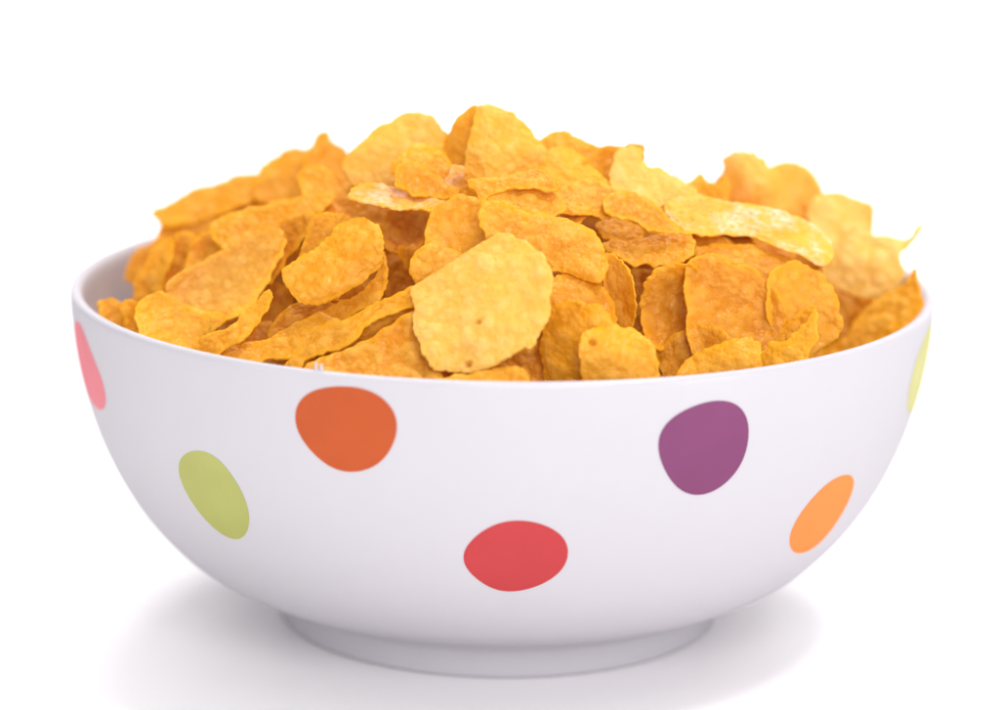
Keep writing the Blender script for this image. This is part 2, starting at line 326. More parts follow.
FLAKES = [
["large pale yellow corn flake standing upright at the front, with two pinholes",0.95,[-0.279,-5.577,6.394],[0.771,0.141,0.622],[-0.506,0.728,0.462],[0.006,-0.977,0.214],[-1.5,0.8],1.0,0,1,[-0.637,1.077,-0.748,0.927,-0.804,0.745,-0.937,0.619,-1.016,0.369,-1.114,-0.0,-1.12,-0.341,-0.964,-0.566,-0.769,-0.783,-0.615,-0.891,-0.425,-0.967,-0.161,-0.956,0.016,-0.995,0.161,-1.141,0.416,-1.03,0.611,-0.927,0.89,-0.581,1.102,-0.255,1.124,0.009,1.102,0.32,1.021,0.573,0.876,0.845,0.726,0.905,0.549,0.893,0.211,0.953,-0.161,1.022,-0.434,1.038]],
["thin edge of a flake lying along the front rim under the pale upright flake",0.6,[-0.197,-6.466,5.465],[0.995,0.028,0.097],[-0.074,0.854,0.515],[0.004,-0.971,0.238],[0.6,0.25],1.0,0,0,[-0.702,0.081,-0.611,0.172,-0.235,0.208,-0.016,0.242,0.202,0.277,0.49,0.263,0.583,0.149,0.583,-0.055,0.54,-0.252,-0.118,-0.253,-0.613,-0.152]],
["small wrinkled round corn flake at the front rim, right of the ear-shaped flake",0.75,[1.688,-6.014,5.686],[0.926,-0.121,-0.358],[0.357,0.592,0.723],[-0.038,-0.972,0.231],[1.0,-2.0],1.0,0,2,[-0.617,0.047,-0.613,0.24,-0.469,0.395,-0.241,0.537,0.06,0.573,0.252,0.524,0.409,0.441,0.555,0.18,0.69,-0.051,0.599,-0.265,-0.183,-0.663,-0.408,-0.408,-0.544,-0.179]],
["ear-shaped corn flake at the rim, tucked behind the small wrinkled round flake",0.7,[1.081,-5.583,5.784],[0.093,0.223,0.97],[-0.927,0.375,0.002],[-0.024,-0.974,0.227],[-1.0,-1.0],1.0,0,0,[0.544,0.481,0.633,0.319,0.67,0.089,0.666,-0.176,0.613,-0.383,0.465,-0.509,0.104,-0.535,-0.62,-0.449,-0.731,0.317,-0.364,0.454,-0.08,0.55,0.14,0.559,0.336,0.504]],
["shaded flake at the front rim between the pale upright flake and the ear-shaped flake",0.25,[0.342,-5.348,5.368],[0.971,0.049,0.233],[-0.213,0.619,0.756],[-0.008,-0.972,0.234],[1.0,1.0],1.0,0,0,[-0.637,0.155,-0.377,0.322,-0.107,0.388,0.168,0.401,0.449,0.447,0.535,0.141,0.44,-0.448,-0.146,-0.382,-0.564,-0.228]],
["mid orange corn flake rising just behind the ear-shaped flake",0.5,[1.141,-5.049,6.223],[0.784,-0.152,-0.602],[0.573,0.552,0.606],[-0.025,-0.976,0.215],[-1.0,-1.5],1.0,0,0,[-0.462,-0.186,-0.596,0.07,-0.56,0.251,-0.414,0.362,-0.289,0.475,-0.096,0.523,0.134,0.521,0.335,0.429,0.555,0.208,0.618,-0.007,0.318,-0.421,-0.03,-0.588,-0.264,-0.528]],
["long narrow corn flake slanting up from the front rim to the pale upright flake",0.55,[-2.233,-4.94,5.886],[0.864,0.152,0.48],[-0.371,0.836,0.404],[0.049,-0.974,0.221],[0.0,0.5],1.0,0,0,[-1.156,-0.057,-0.923,0.075,-0.623,0.202,-0.348,0.351,-0.119,0.236,0.138,0.198,0.404,0.229,0.785,0.163,1.153,0.107,1.03,-0.249,0.684,-0.185,0.482,-0.142,0.179,-0.14,0.03,-0.267,-0.169,-0.302,-0.508,-0.22,-0.743,-0.125,-0.968,-0.236]],
["underside of a curled flake below the long slanting flake beside the pale one",0.3,[-1.681,-4.781,5.941],[0.877,0.136,0.46],[-0.396,-0.335,0.855],[0.037,-0.975,0.219],[1.0,0.0],1.0,0,0,[-0.485,0.042,-0.304,0.144,-0.033,0.153,0.171,0.125,0.514,0.071,0.439,-0.133,0.148,-0.111,-0.058,-0.121,-0.305,-0.184,-0.434,-0.066]],
["blistered dark orange corn flake at the front rim, left below the pale upright flake",0.35,[-1.763,-5.725,5.515],[0.979,0.084,0.186],[-0.182,0.772,0.609],[0.039,-0.972,0.233],[1.0,1.0],1.4,0,0,[-1.163,0.123,-0.961,0.3,-0.685,0.366,-0.38,0.425,-0.066,0.539,0.338,0.748,0.704,0.889,0.709,0.353,0.788,-0.082,0.861,-0.547,0.775,-0.712,-0.084,-0.581,-1.064,-0.236]],
["wavy two-lobed corn flake edge lying on the front left rim",0.6,[-3.279,-4.611,5.583],[0.929,0.147,0.34],[-0.296,0.846,0.443],[0.071,-0.972,0.225],[0.0,0.4],1.0,0,0,[-0.874,0.257,-0.765,0.314,-0.539,0.26,-0.342,0.221,-0.202,0.143,0.045,0.243,0.258,0.268,0.472,0.292,0.671,0.324,0.821,0.167,0.927,-0.036,0.662,-0.078,0.373,-0.273,0.136,-0.399,-0.065,-0.382,-0.267,-0.246,-0.445,-0.264,-0.668,-0.141,-0.852,0.079]],
["corn flake with a ragged bright edge crossing below the big curled tan flake",0.5,[-4.032,-4.561,5.702],[0.77,0.207,0.603],[-0.487,0.801,0.347],[0.087,-0.971,0.223],[0.0,0.6],1.0,0,0,[-0.669,0.196,-0.405,0.337,-0.206,0.244,0.015,0.123,0.257,0.149,0.499,0.175,0.761,0.235,0.87,0.19,0.756,-0.019,0.532,-0.151,0.295,-0.238,0.089,-0.304,-0.117,-0.23,-0.277,-0.21,-0.461,-0.273,-0.626,-0.191]],
["golden corn flake leaning on the left rim under the big curled tan flake",0.85,[-4.971,-3.723,5.582],[0.965,0.046,-0.257],[0.155,0.693,0.704],[0.105,-0.97,0.221],[1.5,2.0],1.0,0,0,[-0.629,0.125,-0.585,0.338,-0.44,0.456,-0.28,0.578,-0.074,0.496,0.195,0.414,0.547,0.449,0.735,0.379,0.618,0.125,0.469,-0.119,0.393,-0.34,0.34,-0.589,0.006,-0.618,-0.333,-0.488,-0.507,-0.199]],
["narrow corn flake standing at the left rim beside the golden leaning flake",0.5,[-5.667,-2.912,5.443],[0.295,-0.177,-0.939],[0.81,0.568,0.148],[0.118,-0.969,0.219],[0.78,0.26],1.0,0,0,[-0.263,-0.144,-0.368,-0.057,-0.383,0.071,-0.294,0.165,-0.03,0.131,0.218,0.155,0.435,0.065,0.324,-0.11,0.004,-0.163]],
["leftmost corn flake, low against the left rim",0.45,[-6.054,-2.268,5.374],[0.49,-0.131,-0.862],[0.729,0.603,0.324],[0.124,-0.968,0.218],[-0.06,0.82],1.0,0,0,[-0.29,-0.16,-0.335,-0.035,-0.302,0.14,-0.167,0.234,0.061,0.153,0.345,0.116,0.461,0.026,0.288,-0.104,-0.014,-0.212]],
["big curled tan corn flake with a thick yellow lower edge, on the left slope",0.45,[-4.233,-2.901,6.17],[0.828,0.187,0.528],[-0.49,0.697,0.523],[0.088,-0.975,0.206],[2.5,3.5],1.0,0,3,[-0.866,0.525,-0.645,0.6,-0.362,0.578,-0.066,0.545,0.195,0.517,0.465,0.505,0.726,0.477,0.949,0.411,1.098,0.24,1.106,0.045,0.977,-0.129,0.769,-0.283,0.561,-0.436,0.24,-0.633,0.054,-0.71,-0.165,-0.714,-0.424,-0.618,-0.685,-0.383,-0.856,-0.289,-0.976,-0.238,-0.965,-0.109,-0.929,-0.001,-0.925,0.225,-0.907,0.442]],
["rounded blistered corn flake left of centre above the long slanting flake",0.6,[-2.475,-4.229,6.713],[0.816,0.159,0.556],[-0.486,0.708,0.512],[0.053,-0.978,0.201],[-1.0,-3.0],1.2,0,0,[-0.788,0.371,-0.705,0.46,-0.539,0.5,-0.397,0.492,-0.173,0.436,-0.007,0.476,0.16,0.515,0.335,0.571,0.535,0.536,0.699,0.438,0.807,0.205,0.806,-0.026,0.694,-0.295,0.53,-0.494,0.336,-0.553,0.114,-0.566,-0.058,-0.553,-0.296,-0.528,-0.517,-0.473,-0.698,-0.341,-0.801,-0.095,-0.809,0.161]],
["thin curved band of a flake directly under the rounded blistered flake",0.45,[-2.206,-4.197,6.13],[0.798,0.165,0.58],[-0.491,0.736,0.466],[0.047,-0.976,0.213],[0.0,0.0],1.0,0,0,[-0.633,0.252,-0.38,0.205,-0.079,0.112,0.161,0.077,0.382,0.107,0.592,0.248,0.796,0.443,0.742,0.25,0.544,-0.097,0.368,-0.243,0.136,-0.262,-0.106,-0.2,-0.399,-0.162,-0.637,-0.057,-0.699,0.098]],
["smooth tan flake tip between the two-lobed flake and the rounded blistered flake",0.25,[-2.995,-4.005,5.818],[0.931,0.137,0.338],[-0.316,0.765,0.561],[0.064,-0.974,0.218],[-0.59,0.39],1.0,0,0,[-0.571,-0.053,-0.4,0.157,-0.174,0.279,0.013,0.315,0.301,0.197,0.572,0.025,0.642,-0.177,0.416,-0.235,0.02,-0.17,-0.352,-0.241,-0.565,-0.263]],
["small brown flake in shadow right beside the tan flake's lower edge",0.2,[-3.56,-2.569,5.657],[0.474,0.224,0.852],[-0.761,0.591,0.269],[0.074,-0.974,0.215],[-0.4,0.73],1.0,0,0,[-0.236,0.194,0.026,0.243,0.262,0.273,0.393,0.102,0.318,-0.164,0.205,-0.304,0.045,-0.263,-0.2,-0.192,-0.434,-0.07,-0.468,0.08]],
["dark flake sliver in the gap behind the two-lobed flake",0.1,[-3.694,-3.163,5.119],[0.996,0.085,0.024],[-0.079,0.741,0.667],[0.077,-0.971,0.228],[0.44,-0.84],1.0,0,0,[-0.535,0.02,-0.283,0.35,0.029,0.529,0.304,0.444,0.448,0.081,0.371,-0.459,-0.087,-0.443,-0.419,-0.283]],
["tan corn flake wedged between the big curled flake and the rounded blistered flake",0.3,[-3.407,-2.577,6.687],[0.608,0.197,0.769],[-0.609,0.737,0.293],[0.071,-0.978,0.194],[1.0,1.0],1.0,0,0,[-0.101,0.556,0.159,0.372,0.435,0.124,0.669,-0.085,0.575,-0.27,0.342,-0.308,0.133,-0.32,-0.106,-0.311,-0.37,-0.328,-0.612,-0.349,-0.582,-0.094]],
["small tan flake peeking out above the left edge of the rounded blistered flake",0.4,[-2.756,-3.441,6.991],[0.652,0.183,0.736],[-0.601,0.716,0.355],[0.059,-0.98,0.192],[0.37,0.96],1.0,0,0,[-0.626,-0.071,-0.22,0.169,0.1,0.359,0.318,0.183,0.464,-0.103,0.454,-0.302,0.244,-0.228,-0.054,-0.203,-0.33,-0.152,-0.533,-0.15]],
["small crumpled corn flake resting at the upper left edge of the pale upright flake",0.45,[-1.032,-4.637,6.808],[0.811,0.135,0.569],[-0.539,0.55,0.638],[0.022,-0.979,0.201],[-2.0,-2.0],1.5,0,0,[-0.243,0.209,-0.113,0.328,0.055,0.338,0.185,0.258,0.305,0.105,0.404,-0.051,0.388,-0.217,0.076,-0.254,-0.324,-0.262,-0.383,-0.099,-0.347,0.072]],
["large blistered corn flake behind the top right of the pale upright flake",0.55,[0.609,-4.585,7.161],[0.939,-0.079,-0.334],[0.298,0.67,0.68],[-0.013,-0.981,0.193],[1.0,-1.5],1.5,0,0,[-1.092,0.226,-0.863,0.349,-0.663,0.365,-0.344,0.359,-0.164,0.441,0.046,0.48,0.354,0.507,0.694,0.436,0.874,0.219,0.996,0.032,1.02,-0.142,0.983,-0.324,0.76,-0.368,0.528,-0.38,0.227,-0.423,-0.073,-0.466,-0.537,-0.49,-0.917,-0.199]],
["cup-shaped corn flake with a dark hollow above the pale upright flake",0.55,[-0.567,-4.382,7.166],[0.835,0.116,0.538],[-0.504,0.554,0.662],[0.012,-0.981,0.192],[1.8,2.0],1.0,0,0,[-0.611,0.186,-0.351,0.547,-0.159,0.665,0.03,0.687,0.266,0.637,0.421,0.508,0.531,0.333,0.624,0.13,0.636,-0.15,0.437,-0.55,0.055,-0.665,-0.46,-0.497,-0.678,-0.114]],
["narrow upright corn flake in shadow behind the ear-shaped flake",0.35,[1.722,-4.779,6.404],[0.155,-0.213,-0.965],[0.787,-0.564,0.251],[-0.038,-0.977,0.21],[0.0,2.0],1.0,0,0,[-0.192,-0.276,-0.407,-0.202,-0.651,-0.124,-0.602,0.031,-0.451,0.169,-0.231,0.276,0.022,0.288,0.27,0.246,0.526,0.148,0.653,-0.055,0.488,-0.209,0.113,-0.218]],
["corn flake lying along the right front rim with a rounded bright end",0.7,[3.228,-5.329,5.445],[0.941,0.013,0.339],[-0.218,0.788,0.576],[-0.071,-0.97,0.232],[0.0,-1.5],1.0,0,0,[-0.707,0.09,-0.491,0.332,-0.3,0.409,-0.119,0.45,0.211,0.467,0.462,0.418,0.582,0.347,0.645,0.181,0.611,-0.002,0.502,-0.347,0.377,-0.527,-0.132,-0.427,-0.668,-0.239]],
["low tan corn flake at the rim between the wrinkled round flake and the rounded-end flake",0.35,[2.776,-4.784,5.468],[0.61,0.146,0.779],[-0.613,0.71,0.347],[-0.06,-0.972,0.229],[1.0,1.0],1.0,0,0,[-0.248,0.515,0.038,0.514,0.303,0.4,0.497,0.217,0.608,-0.043,0.6,-0.324,0.384,-0.397,0.076,-0.33,-0.278,-0.537,-0.659,-0.077,-0.419,0.252]],
["folded corn flake tip pointing up at the right front rim",0.95,[4.256,-4.827,5.551],[0.636,0.118,0.763],[-0.634,0.645,0.428],[-0.092,-0.97,0.227],[0.5,0.5],1.0,0,0,[-0.508,0.139,-0.22,0.377,-0.03,0.385,0.074,0.221,0.188,0.199,0.385,0.17,0.57,0.131,0.763,0.186,0.712,0.071,0.498,-0.136,0.261,-0.235,0.046,-0.335,-0.146,-0.389,-0.546,-0.119]],
["inner side of a folded flake behind the upward pointing tip at the right rim",0.6,[4.437,-4.23,5.855],[0.685,0.095,0.723],[-0.537,0.736,0.413],[-0.095,-0.971,0.218],[0.23,-0.91],1.0,0,0,[-0.406,0.027,-0.12,0.193,0.081,0.178,0.27,0.124,0.374,0.02,0.256,-0.147,0.025,-0.17,-0.238,-0.181]],
["large round tan corn flake facing forward on the right, above the rim",0.35,[3.435,-4.266,6.028],[0.495,-0.223,-0.84],[0.83,0.406,0.382],[-0.074,-0.974,0.215],[2.0,3.0],1.0,0,0,[-0.733,-0.44,-0.987,-0.237,-1.013,0.016,-0.899,0.241,-0.692,0.413,-0.484,0.621,-0.272,0.736,-0.082,0.807,0.194,0.81,0.428,0.764,0.616,0.597,0.75,0.425,0.946,0.143,0.77,-0.396,0.413,-0.823,0.014,-0.807,-0.392,-0.604]],
["shaded hollow corn flake standing left of the large round tan flake",0.3,[2.507,-4.221,6.157],[0.276,0.19,0.942],[-0.893,-0.313,0.324],[-0.054,-0.976,0.212],[4.0,1.0],1.0,0,0,[-0.203,0.443,0.034,0.488,0.231,0.503,0.394,0.421,0.503,0.252,0.626,0.036,0.611,-0.246,0.209,-0.486,-0.18,-0.497,-0.431,-0.322,-0.672,-0.127,-0.645,0.122,-0.479,0.315]],
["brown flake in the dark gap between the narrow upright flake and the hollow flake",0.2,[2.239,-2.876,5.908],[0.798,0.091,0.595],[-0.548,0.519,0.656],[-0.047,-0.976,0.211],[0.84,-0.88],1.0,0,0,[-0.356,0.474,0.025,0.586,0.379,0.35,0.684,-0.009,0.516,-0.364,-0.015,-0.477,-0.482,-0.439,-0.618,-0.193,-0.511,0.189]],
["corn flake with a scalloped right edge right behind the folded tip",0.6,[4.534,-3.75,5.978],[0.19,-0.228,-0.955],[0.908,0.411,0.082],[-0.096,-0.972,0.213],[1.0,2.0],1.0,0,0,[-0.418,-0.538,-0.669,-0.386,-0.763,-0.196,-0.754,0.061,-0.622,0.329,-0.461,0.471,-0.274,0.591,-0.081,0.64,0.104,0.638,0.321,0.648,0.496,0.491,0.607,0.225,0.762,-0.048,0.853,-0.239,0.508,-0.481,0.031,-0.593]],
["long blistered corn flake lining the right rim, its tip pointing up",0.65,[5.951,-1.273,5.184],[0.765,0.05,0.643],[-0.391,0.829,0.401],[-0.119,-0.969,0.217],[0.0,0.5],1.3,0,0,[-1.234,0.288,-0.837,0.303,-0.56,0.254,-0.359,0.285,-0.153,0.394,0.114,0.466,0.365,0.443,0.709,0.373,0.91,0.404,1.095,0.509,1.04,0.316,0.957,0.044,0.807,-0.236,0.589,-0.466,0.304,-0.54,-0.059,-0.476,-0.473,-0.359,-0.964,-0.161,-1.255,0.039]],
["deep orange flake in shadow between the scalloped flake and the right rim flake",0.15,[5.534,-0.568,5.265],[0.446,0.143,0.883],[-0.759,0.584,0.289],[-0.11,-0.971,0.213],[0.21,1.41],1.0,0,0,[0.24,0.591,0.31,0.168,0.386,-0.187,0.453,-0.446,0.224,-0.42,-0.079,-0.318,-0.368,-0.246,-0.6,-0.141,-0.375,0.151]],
["ragged-edged flat corn flake just below the long top right flakes, right of centre",0.55,[2.263,-3.637,6.869],[0.998,-0.038,0.054],[0.01,0.893,0.449],[-0.048,-0.98,0.195],[0.0,0.3],1.0,0,0,[-0.769,0.139,-0.617,0.279,-0.375,0.242,-0.117,0.303,0.112,0.391,0.385,0.402,0.594,0.292,0.63,-0.029,0.474,-0.288,0.352,-0.355,0.26,-0.471,0.143,-0.369,-0.008,-0.41,-0.141,-0.331,-0.277,-0.373,-0.5,-0.192,-0.679,-0.013]],
["small orange corn flake stacked on the ragged-edged flat flake",0.5,[1.774,-3.044,7.044],[0.982,-0.071,-0.173],[0.147,0.867,0.476],[-0.037,-0.981,0.189],[-0.89,-0.39],1.0,0,0,[-0.367,-0.001,-0.24,0.209,-0.063,0.289,0.162,0.239,0.333,0.123,0.374,-0.081,0.222,-0.225,-0.037,-0.258,-0.243,-0.227]],
["orange corn flake sloping down right from the centre top, with a dark lower edge",0.5,[2.067,-3.524,7.415],[0.923,-0.11,-0.369],[0.289,0.832,0.473],[-0.044,-0.982,0.183],[0.0,0.5],1.0,0,0,[-0.599,-0.122,-0.447,0.248,-0.2,0.359,0.057,0.328,0.303,0.217,0.594,0.062,0.835,0.023,0.557,-0.155,0.23,-0.269,-0.018,-0.259,-0.254,-0.29,-0.463,-0.303]],
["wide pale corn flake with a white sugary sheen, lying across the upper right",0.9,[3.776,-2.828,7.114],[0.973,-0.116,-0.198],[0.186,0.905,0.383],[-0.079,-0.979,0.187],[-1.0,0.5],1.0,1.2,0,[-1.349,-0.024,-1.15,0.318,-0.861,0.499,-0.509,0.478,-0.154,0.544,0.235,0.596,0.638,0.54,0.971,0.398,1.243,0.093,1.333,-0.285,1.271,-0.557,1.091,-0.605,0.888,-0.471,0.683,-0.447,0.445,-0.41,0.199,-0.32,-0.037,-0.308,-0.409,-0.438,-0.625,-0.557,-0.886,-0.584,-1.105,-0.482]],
["orange flake in shadow beneath the wide sugary pale flake",0.35,[3.725,-3.361,6.682],[0.968,-0.123,-0.221],[0.219,0.842,0.492],[-0.079,-0.977,0.197],[-0.75,-0.61],1.0,0,0,[-0.842,-0.049,-0.548,0.138,-0.259,0.276,0.047,0.327,0.364,0.311,0.648,0.212,0.568,-0.054,0.424,-0.481,0.152,-0.264,-0.127,-0.188,-0.49,-0.168,-0.742,-0.244]],
["small dark flake end tucked under the left end of the sugary pale flake",0.3,[3.03,-3.015,6.87],[0.989,-0.088,-0.12],[0.138,0.85,0.509],[-0.064,-0.979,0.192],[-0.01,1.05],1.0,0,0,[-0.464,0.075,-0.197,0.181,0.052,0.168,0.296,0.201,0.378,-0.011,0.124,-0.229,-0.091,-0.232,-0.261,-0.087]],
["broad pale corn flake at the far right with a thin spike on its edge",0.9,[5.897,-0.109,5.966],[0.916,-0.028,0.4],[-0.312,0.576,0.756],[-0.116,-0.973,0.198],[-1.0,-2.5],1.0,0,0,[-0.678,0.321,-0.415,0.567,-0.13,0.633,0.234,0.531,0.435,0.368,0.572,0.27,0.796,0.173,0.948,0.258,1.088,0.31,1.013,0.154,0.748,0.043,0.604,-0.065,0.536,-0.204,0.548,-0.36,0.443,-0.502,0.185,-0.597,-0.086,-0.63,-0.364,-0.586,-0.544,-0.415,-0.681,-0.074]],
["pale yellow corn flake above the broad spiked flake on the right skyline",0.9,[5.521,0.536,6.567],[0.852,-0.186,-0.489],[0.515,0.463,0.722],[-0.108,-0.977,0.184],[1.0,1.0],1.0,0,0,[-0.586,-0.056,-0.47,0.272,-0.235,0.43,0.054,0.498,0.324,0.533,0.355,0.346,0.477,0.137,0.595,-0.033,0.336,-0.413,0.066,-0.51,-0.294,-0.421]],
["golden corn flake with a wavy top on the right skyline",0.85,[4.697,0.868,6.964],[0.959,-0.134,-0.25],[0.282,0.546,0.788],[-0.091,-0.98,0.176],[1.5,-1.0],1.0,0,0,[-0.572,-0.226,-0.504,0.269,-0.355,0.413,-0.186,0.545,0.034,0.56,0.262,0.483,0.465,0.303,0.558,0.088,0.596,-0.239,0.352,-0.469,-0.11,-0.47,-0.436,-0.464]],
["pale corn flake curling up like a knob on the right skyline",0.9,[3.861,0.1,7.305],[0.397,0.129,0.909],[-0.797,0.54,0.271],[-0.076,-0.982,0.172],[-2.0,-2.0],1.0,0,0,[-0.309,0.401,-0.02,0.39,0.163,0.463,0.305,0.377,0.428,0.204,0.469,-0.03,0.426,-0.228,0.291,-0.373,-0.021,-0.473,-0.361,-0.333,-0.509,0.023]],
["thin orange flake covering the front of the summit below the bright yellow flake",0.45,[0.145,-3.636,7.851],[0.994,0.017,0.112],[-0.074,0.848,0.524],[-0.003,-0.985,0.175],[0.0,0.4],1.0,0,0,[-0.677,0.159,-0.419,0.188,-0.118,0.166,0.143,0.24,0.358,0.276,0.527,0.115,0.702,-0.157,0.499,-0.261,0.209,-0.129,-0.062,-0.134,-0.291,-0.189,-0.493,-0.293,-0.602,-0.099]],
["orange corn flake lying on the large blistered flake near the centre top",0.5,[0.396,-3.802,7.626],[0.995,-0.026,-0.098],[0.071,0.868,0.491],[-0.009,-0.984,0.18],[0.0,0.5],1.0,0,0,[-0.66,-0.057,-0.567,0.1,-0.391,0.156,-0.248,0.252,-0.014,0.366,0.245,0.342,0.437,0.189,0.545,-0.072,0.352,-0.316,0.099,-0.338,-0.161,-0.269,-0.409,-0.175,-0.561,-0.156]],
["blistered orange corn flake sloping right from the centre of the summit",0.55,[1.292,-3.329,7.564],[0.993,-0.047,-0.108],[0.103,0.788,0.606],[-0.027,-0.983,0.18],[-1.0,-1.0],1.4,0,0,[-0.522,-0.133,-0.435,0.21,-0.251,0.346,-0.029,0.426,0.192,0.362,0.387,0.232,0.528,0.031,0.52,-0.215,0.274,-0.339,0.044,-0.318,-0.226,-0.345,-0.411,-0.317]],
["deep orange scoop-shaped corn flake behind the white-edged thin flake",0.45,[-1.236,-3.259,7.789],[0.93,-0.04,-0.366],[0.286,0.706,0.649],[0.026,-0.984,0.175],[2.0,2.0],1.0,0,0,[-0.389,-0.158,-0.444,0.053,-0.395,0.197,-0.261,0.285,-0.045,0.274,0.228,0.192,0.529,0.124,0.568,0.005,0.347,-0.165,0.112,-0.243,-0.134,-0.287,-0.301,-0.273]],
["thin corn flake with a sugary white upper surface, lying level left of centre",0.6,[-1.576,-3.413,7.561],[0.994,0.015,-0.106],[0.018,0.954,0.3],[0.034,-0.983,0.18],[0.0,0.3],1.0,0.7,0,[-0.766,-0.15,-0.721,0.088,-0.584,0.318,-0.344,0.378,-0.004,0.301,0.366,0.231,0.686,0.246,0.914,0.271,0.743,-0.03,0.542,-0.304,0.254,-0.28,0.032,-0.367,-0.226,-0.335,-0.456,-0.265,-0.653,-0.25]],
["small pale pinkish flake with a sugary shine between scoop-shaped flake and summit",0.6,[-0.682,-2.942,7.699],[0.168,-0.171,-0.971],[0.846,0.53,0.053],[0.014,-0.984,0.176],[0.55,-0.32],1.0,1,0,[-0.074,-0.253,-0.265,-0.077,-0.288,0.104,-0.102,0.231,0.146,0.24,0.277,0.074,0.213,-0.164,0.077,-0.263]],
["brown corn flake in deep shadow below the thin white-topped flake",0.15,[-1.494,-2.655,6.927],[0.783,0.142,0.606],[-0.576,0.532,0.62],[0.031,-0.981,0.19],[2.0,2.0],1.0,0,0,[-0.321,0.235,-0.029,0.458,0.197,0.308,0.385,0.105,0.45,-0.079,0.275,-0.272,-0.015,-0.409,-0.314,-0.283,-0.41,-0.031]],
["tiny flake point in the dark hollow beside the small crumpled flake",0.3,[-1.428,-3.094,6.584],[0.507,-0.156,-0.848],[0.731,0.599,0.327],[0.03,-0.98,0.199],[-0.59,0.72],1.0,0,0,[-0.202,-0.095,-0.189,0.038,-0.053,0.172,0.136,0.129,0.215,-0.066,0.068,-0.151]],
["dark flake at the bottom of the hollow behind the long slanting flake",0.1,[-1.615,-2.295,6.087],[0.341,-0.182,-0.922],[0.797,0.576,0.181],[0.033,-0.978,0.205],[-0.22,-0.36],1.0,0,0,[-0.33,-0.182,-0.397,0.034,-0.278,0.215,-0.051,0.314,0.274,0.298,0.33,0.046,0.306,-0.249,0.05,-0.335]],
["long orange corn flake lying level on the upper left slope",0.55,[-3.707,-1.892,6.919],[0.947,0.13,0.295],[-0.253,0.867,0.43],[0.076,-0.979,0.187],[0.0,0.5],1.0,0,0,[-0.868,0.239,-0.678,0.381,-0.426,0.412,-0.088,0.373,0.363,0.328,0.71,0.257,0.963,0.208,1.105,0.027,1.0,-0.159,0.812,-0.275,0.497,-0.299,0.168,-0.316,-0.028,-0.321,-0.332,-0.376,-0.609,-0.47,-0.787,-0.38,-0.871,-0.129]],
["pointed corn flake jutting out left on the left skyline",0.65,[-4.856,1.094,6.647],[0.935,0.149,0.323],[-0.306,0.801,0.515],[0.094,-0.979,0.181],[0.0,1.0],1.0,0,0,[-1.01,0.199,-0.811,0.225,-0.533,0.287,-0.265,0.379,-0.002,0.374,0.249,0.323,0.56,0.369,0.799,0.273,0.969,0.111,0.846,-0.156,0.638,-0.353,0.341,-0.354,-0.05,-0.382,-0.424,-0.345,-0.679,-0.317,-0.871,-0.171,-0.948,0.018]],
["small folded flake with a dark hollow on the left slope above the big curled flake",0.3,[-4.71,-1.803,6.38],[0.67,0.21,0.712],[-0.658,0.611,0.439],[0.096,-0.976,0.197],[3.0,3.0],1.0,0,0,[-0.382,0.024,-0.133,0.203,0.047,0.249,0.234,0.201,0.318,0.035,0.232,-0.216,0.02,-0.248,-0.243,-0.156]],
["tall narrow flake standing at the left back, beside the bare bowl wall",0.55,[-5.532,-1.385,5.93],[0.42,0.232,0.877],[-0.836,0.476,0.274],[0.112,-0.973,0.204],[0.0,2.0],1.0,0,0,[-0.498,0.139,-0.256,0.233,0.007,0.236,0.234,0.199,0.474,0.13,0.641,-0.019,0.391,-0.177,0.093,-0.22,-0.205,-0.264,-0.423,-0.163,-0.535,-0.023]],
["brownish flake standing between the tall narrow flake and the small folded flake",0.3,[-5.139,-1.321,6.147],[0.405,0.224,0.886],[-0.804,0.55,0.228],[0.104,-0.974,0.199],[0.13,0.73],1.0,0,0,[-0.61,0.095,-0.253,0.167,0.068,0.24,0.31,0.248,0.488,0.008,0.247,-0.231,-0.066,-0.279,-0.359,-0.104]],
["orange flake directly under the pointed flake on the left skyline",0.5,[-5.224,0.73,6.127],[0.886,0.176,0.429],[-0.412,0.724,0.553],[0.101,-0.976,0.192],[0.89,1.03],1.0,0,0,[-0.496,0.162,-0.283,0.433,0.094,0.311,0.515,0.209,0.624,-0.078,0.344,-0.233,0.02,-0.36,-0.287,-0.447,-0.435,-0.163]],
["small brown flake at the left rear edge of the bowl",0.3,[-5.89,0.185,5.802],[0.622,0.227,0.749],[-0.728,0.519,0.447],[0.115,-0.973,0.2],[0.49,0.94],1.0,0,0,[-0.399,0.047,-0.166,0.195,0.057,0.211,0.27,0.121,0.465,-0.034,0.221,-0.167,-0.034,-0.166,-0.314,-0.188]],
["bright-edged flake sloping down right on the upper left, above the white-topped flake",0.7,[-2.786,-1.245,7.36],[0.971,0.013,-0.239],[0.135,0.795,0.592],[0.057,-0.983,0.176],[0.0,1.0],1.0,0,0,[-0.489,0.071,-0.245,0.331,0.065,0.328,0.363,0.211,0.542,0.032,0.441,-0.22,0.22,-0.252,0.015,-0.279,-0.209,-0.377,-0.38,-0.241]],
["rounded pale flake with a pinkish shine on the upper left slope",0.6,[-3.623,0.98,6.995],[0.922,0.131,0.364],[-0.337,0.735,0.588],[0.07,-0.982,0.175],[1.0,-1.0],1.0,0,0,[-0.487,0.166,-0.15,0.455,0.154,0.461,0.418,0.277,0.53,0.011,0.4,-0.291,0.168,-0.47,-0.192,-0.377,-0.442,-0.271,-0.532,-0.042]],
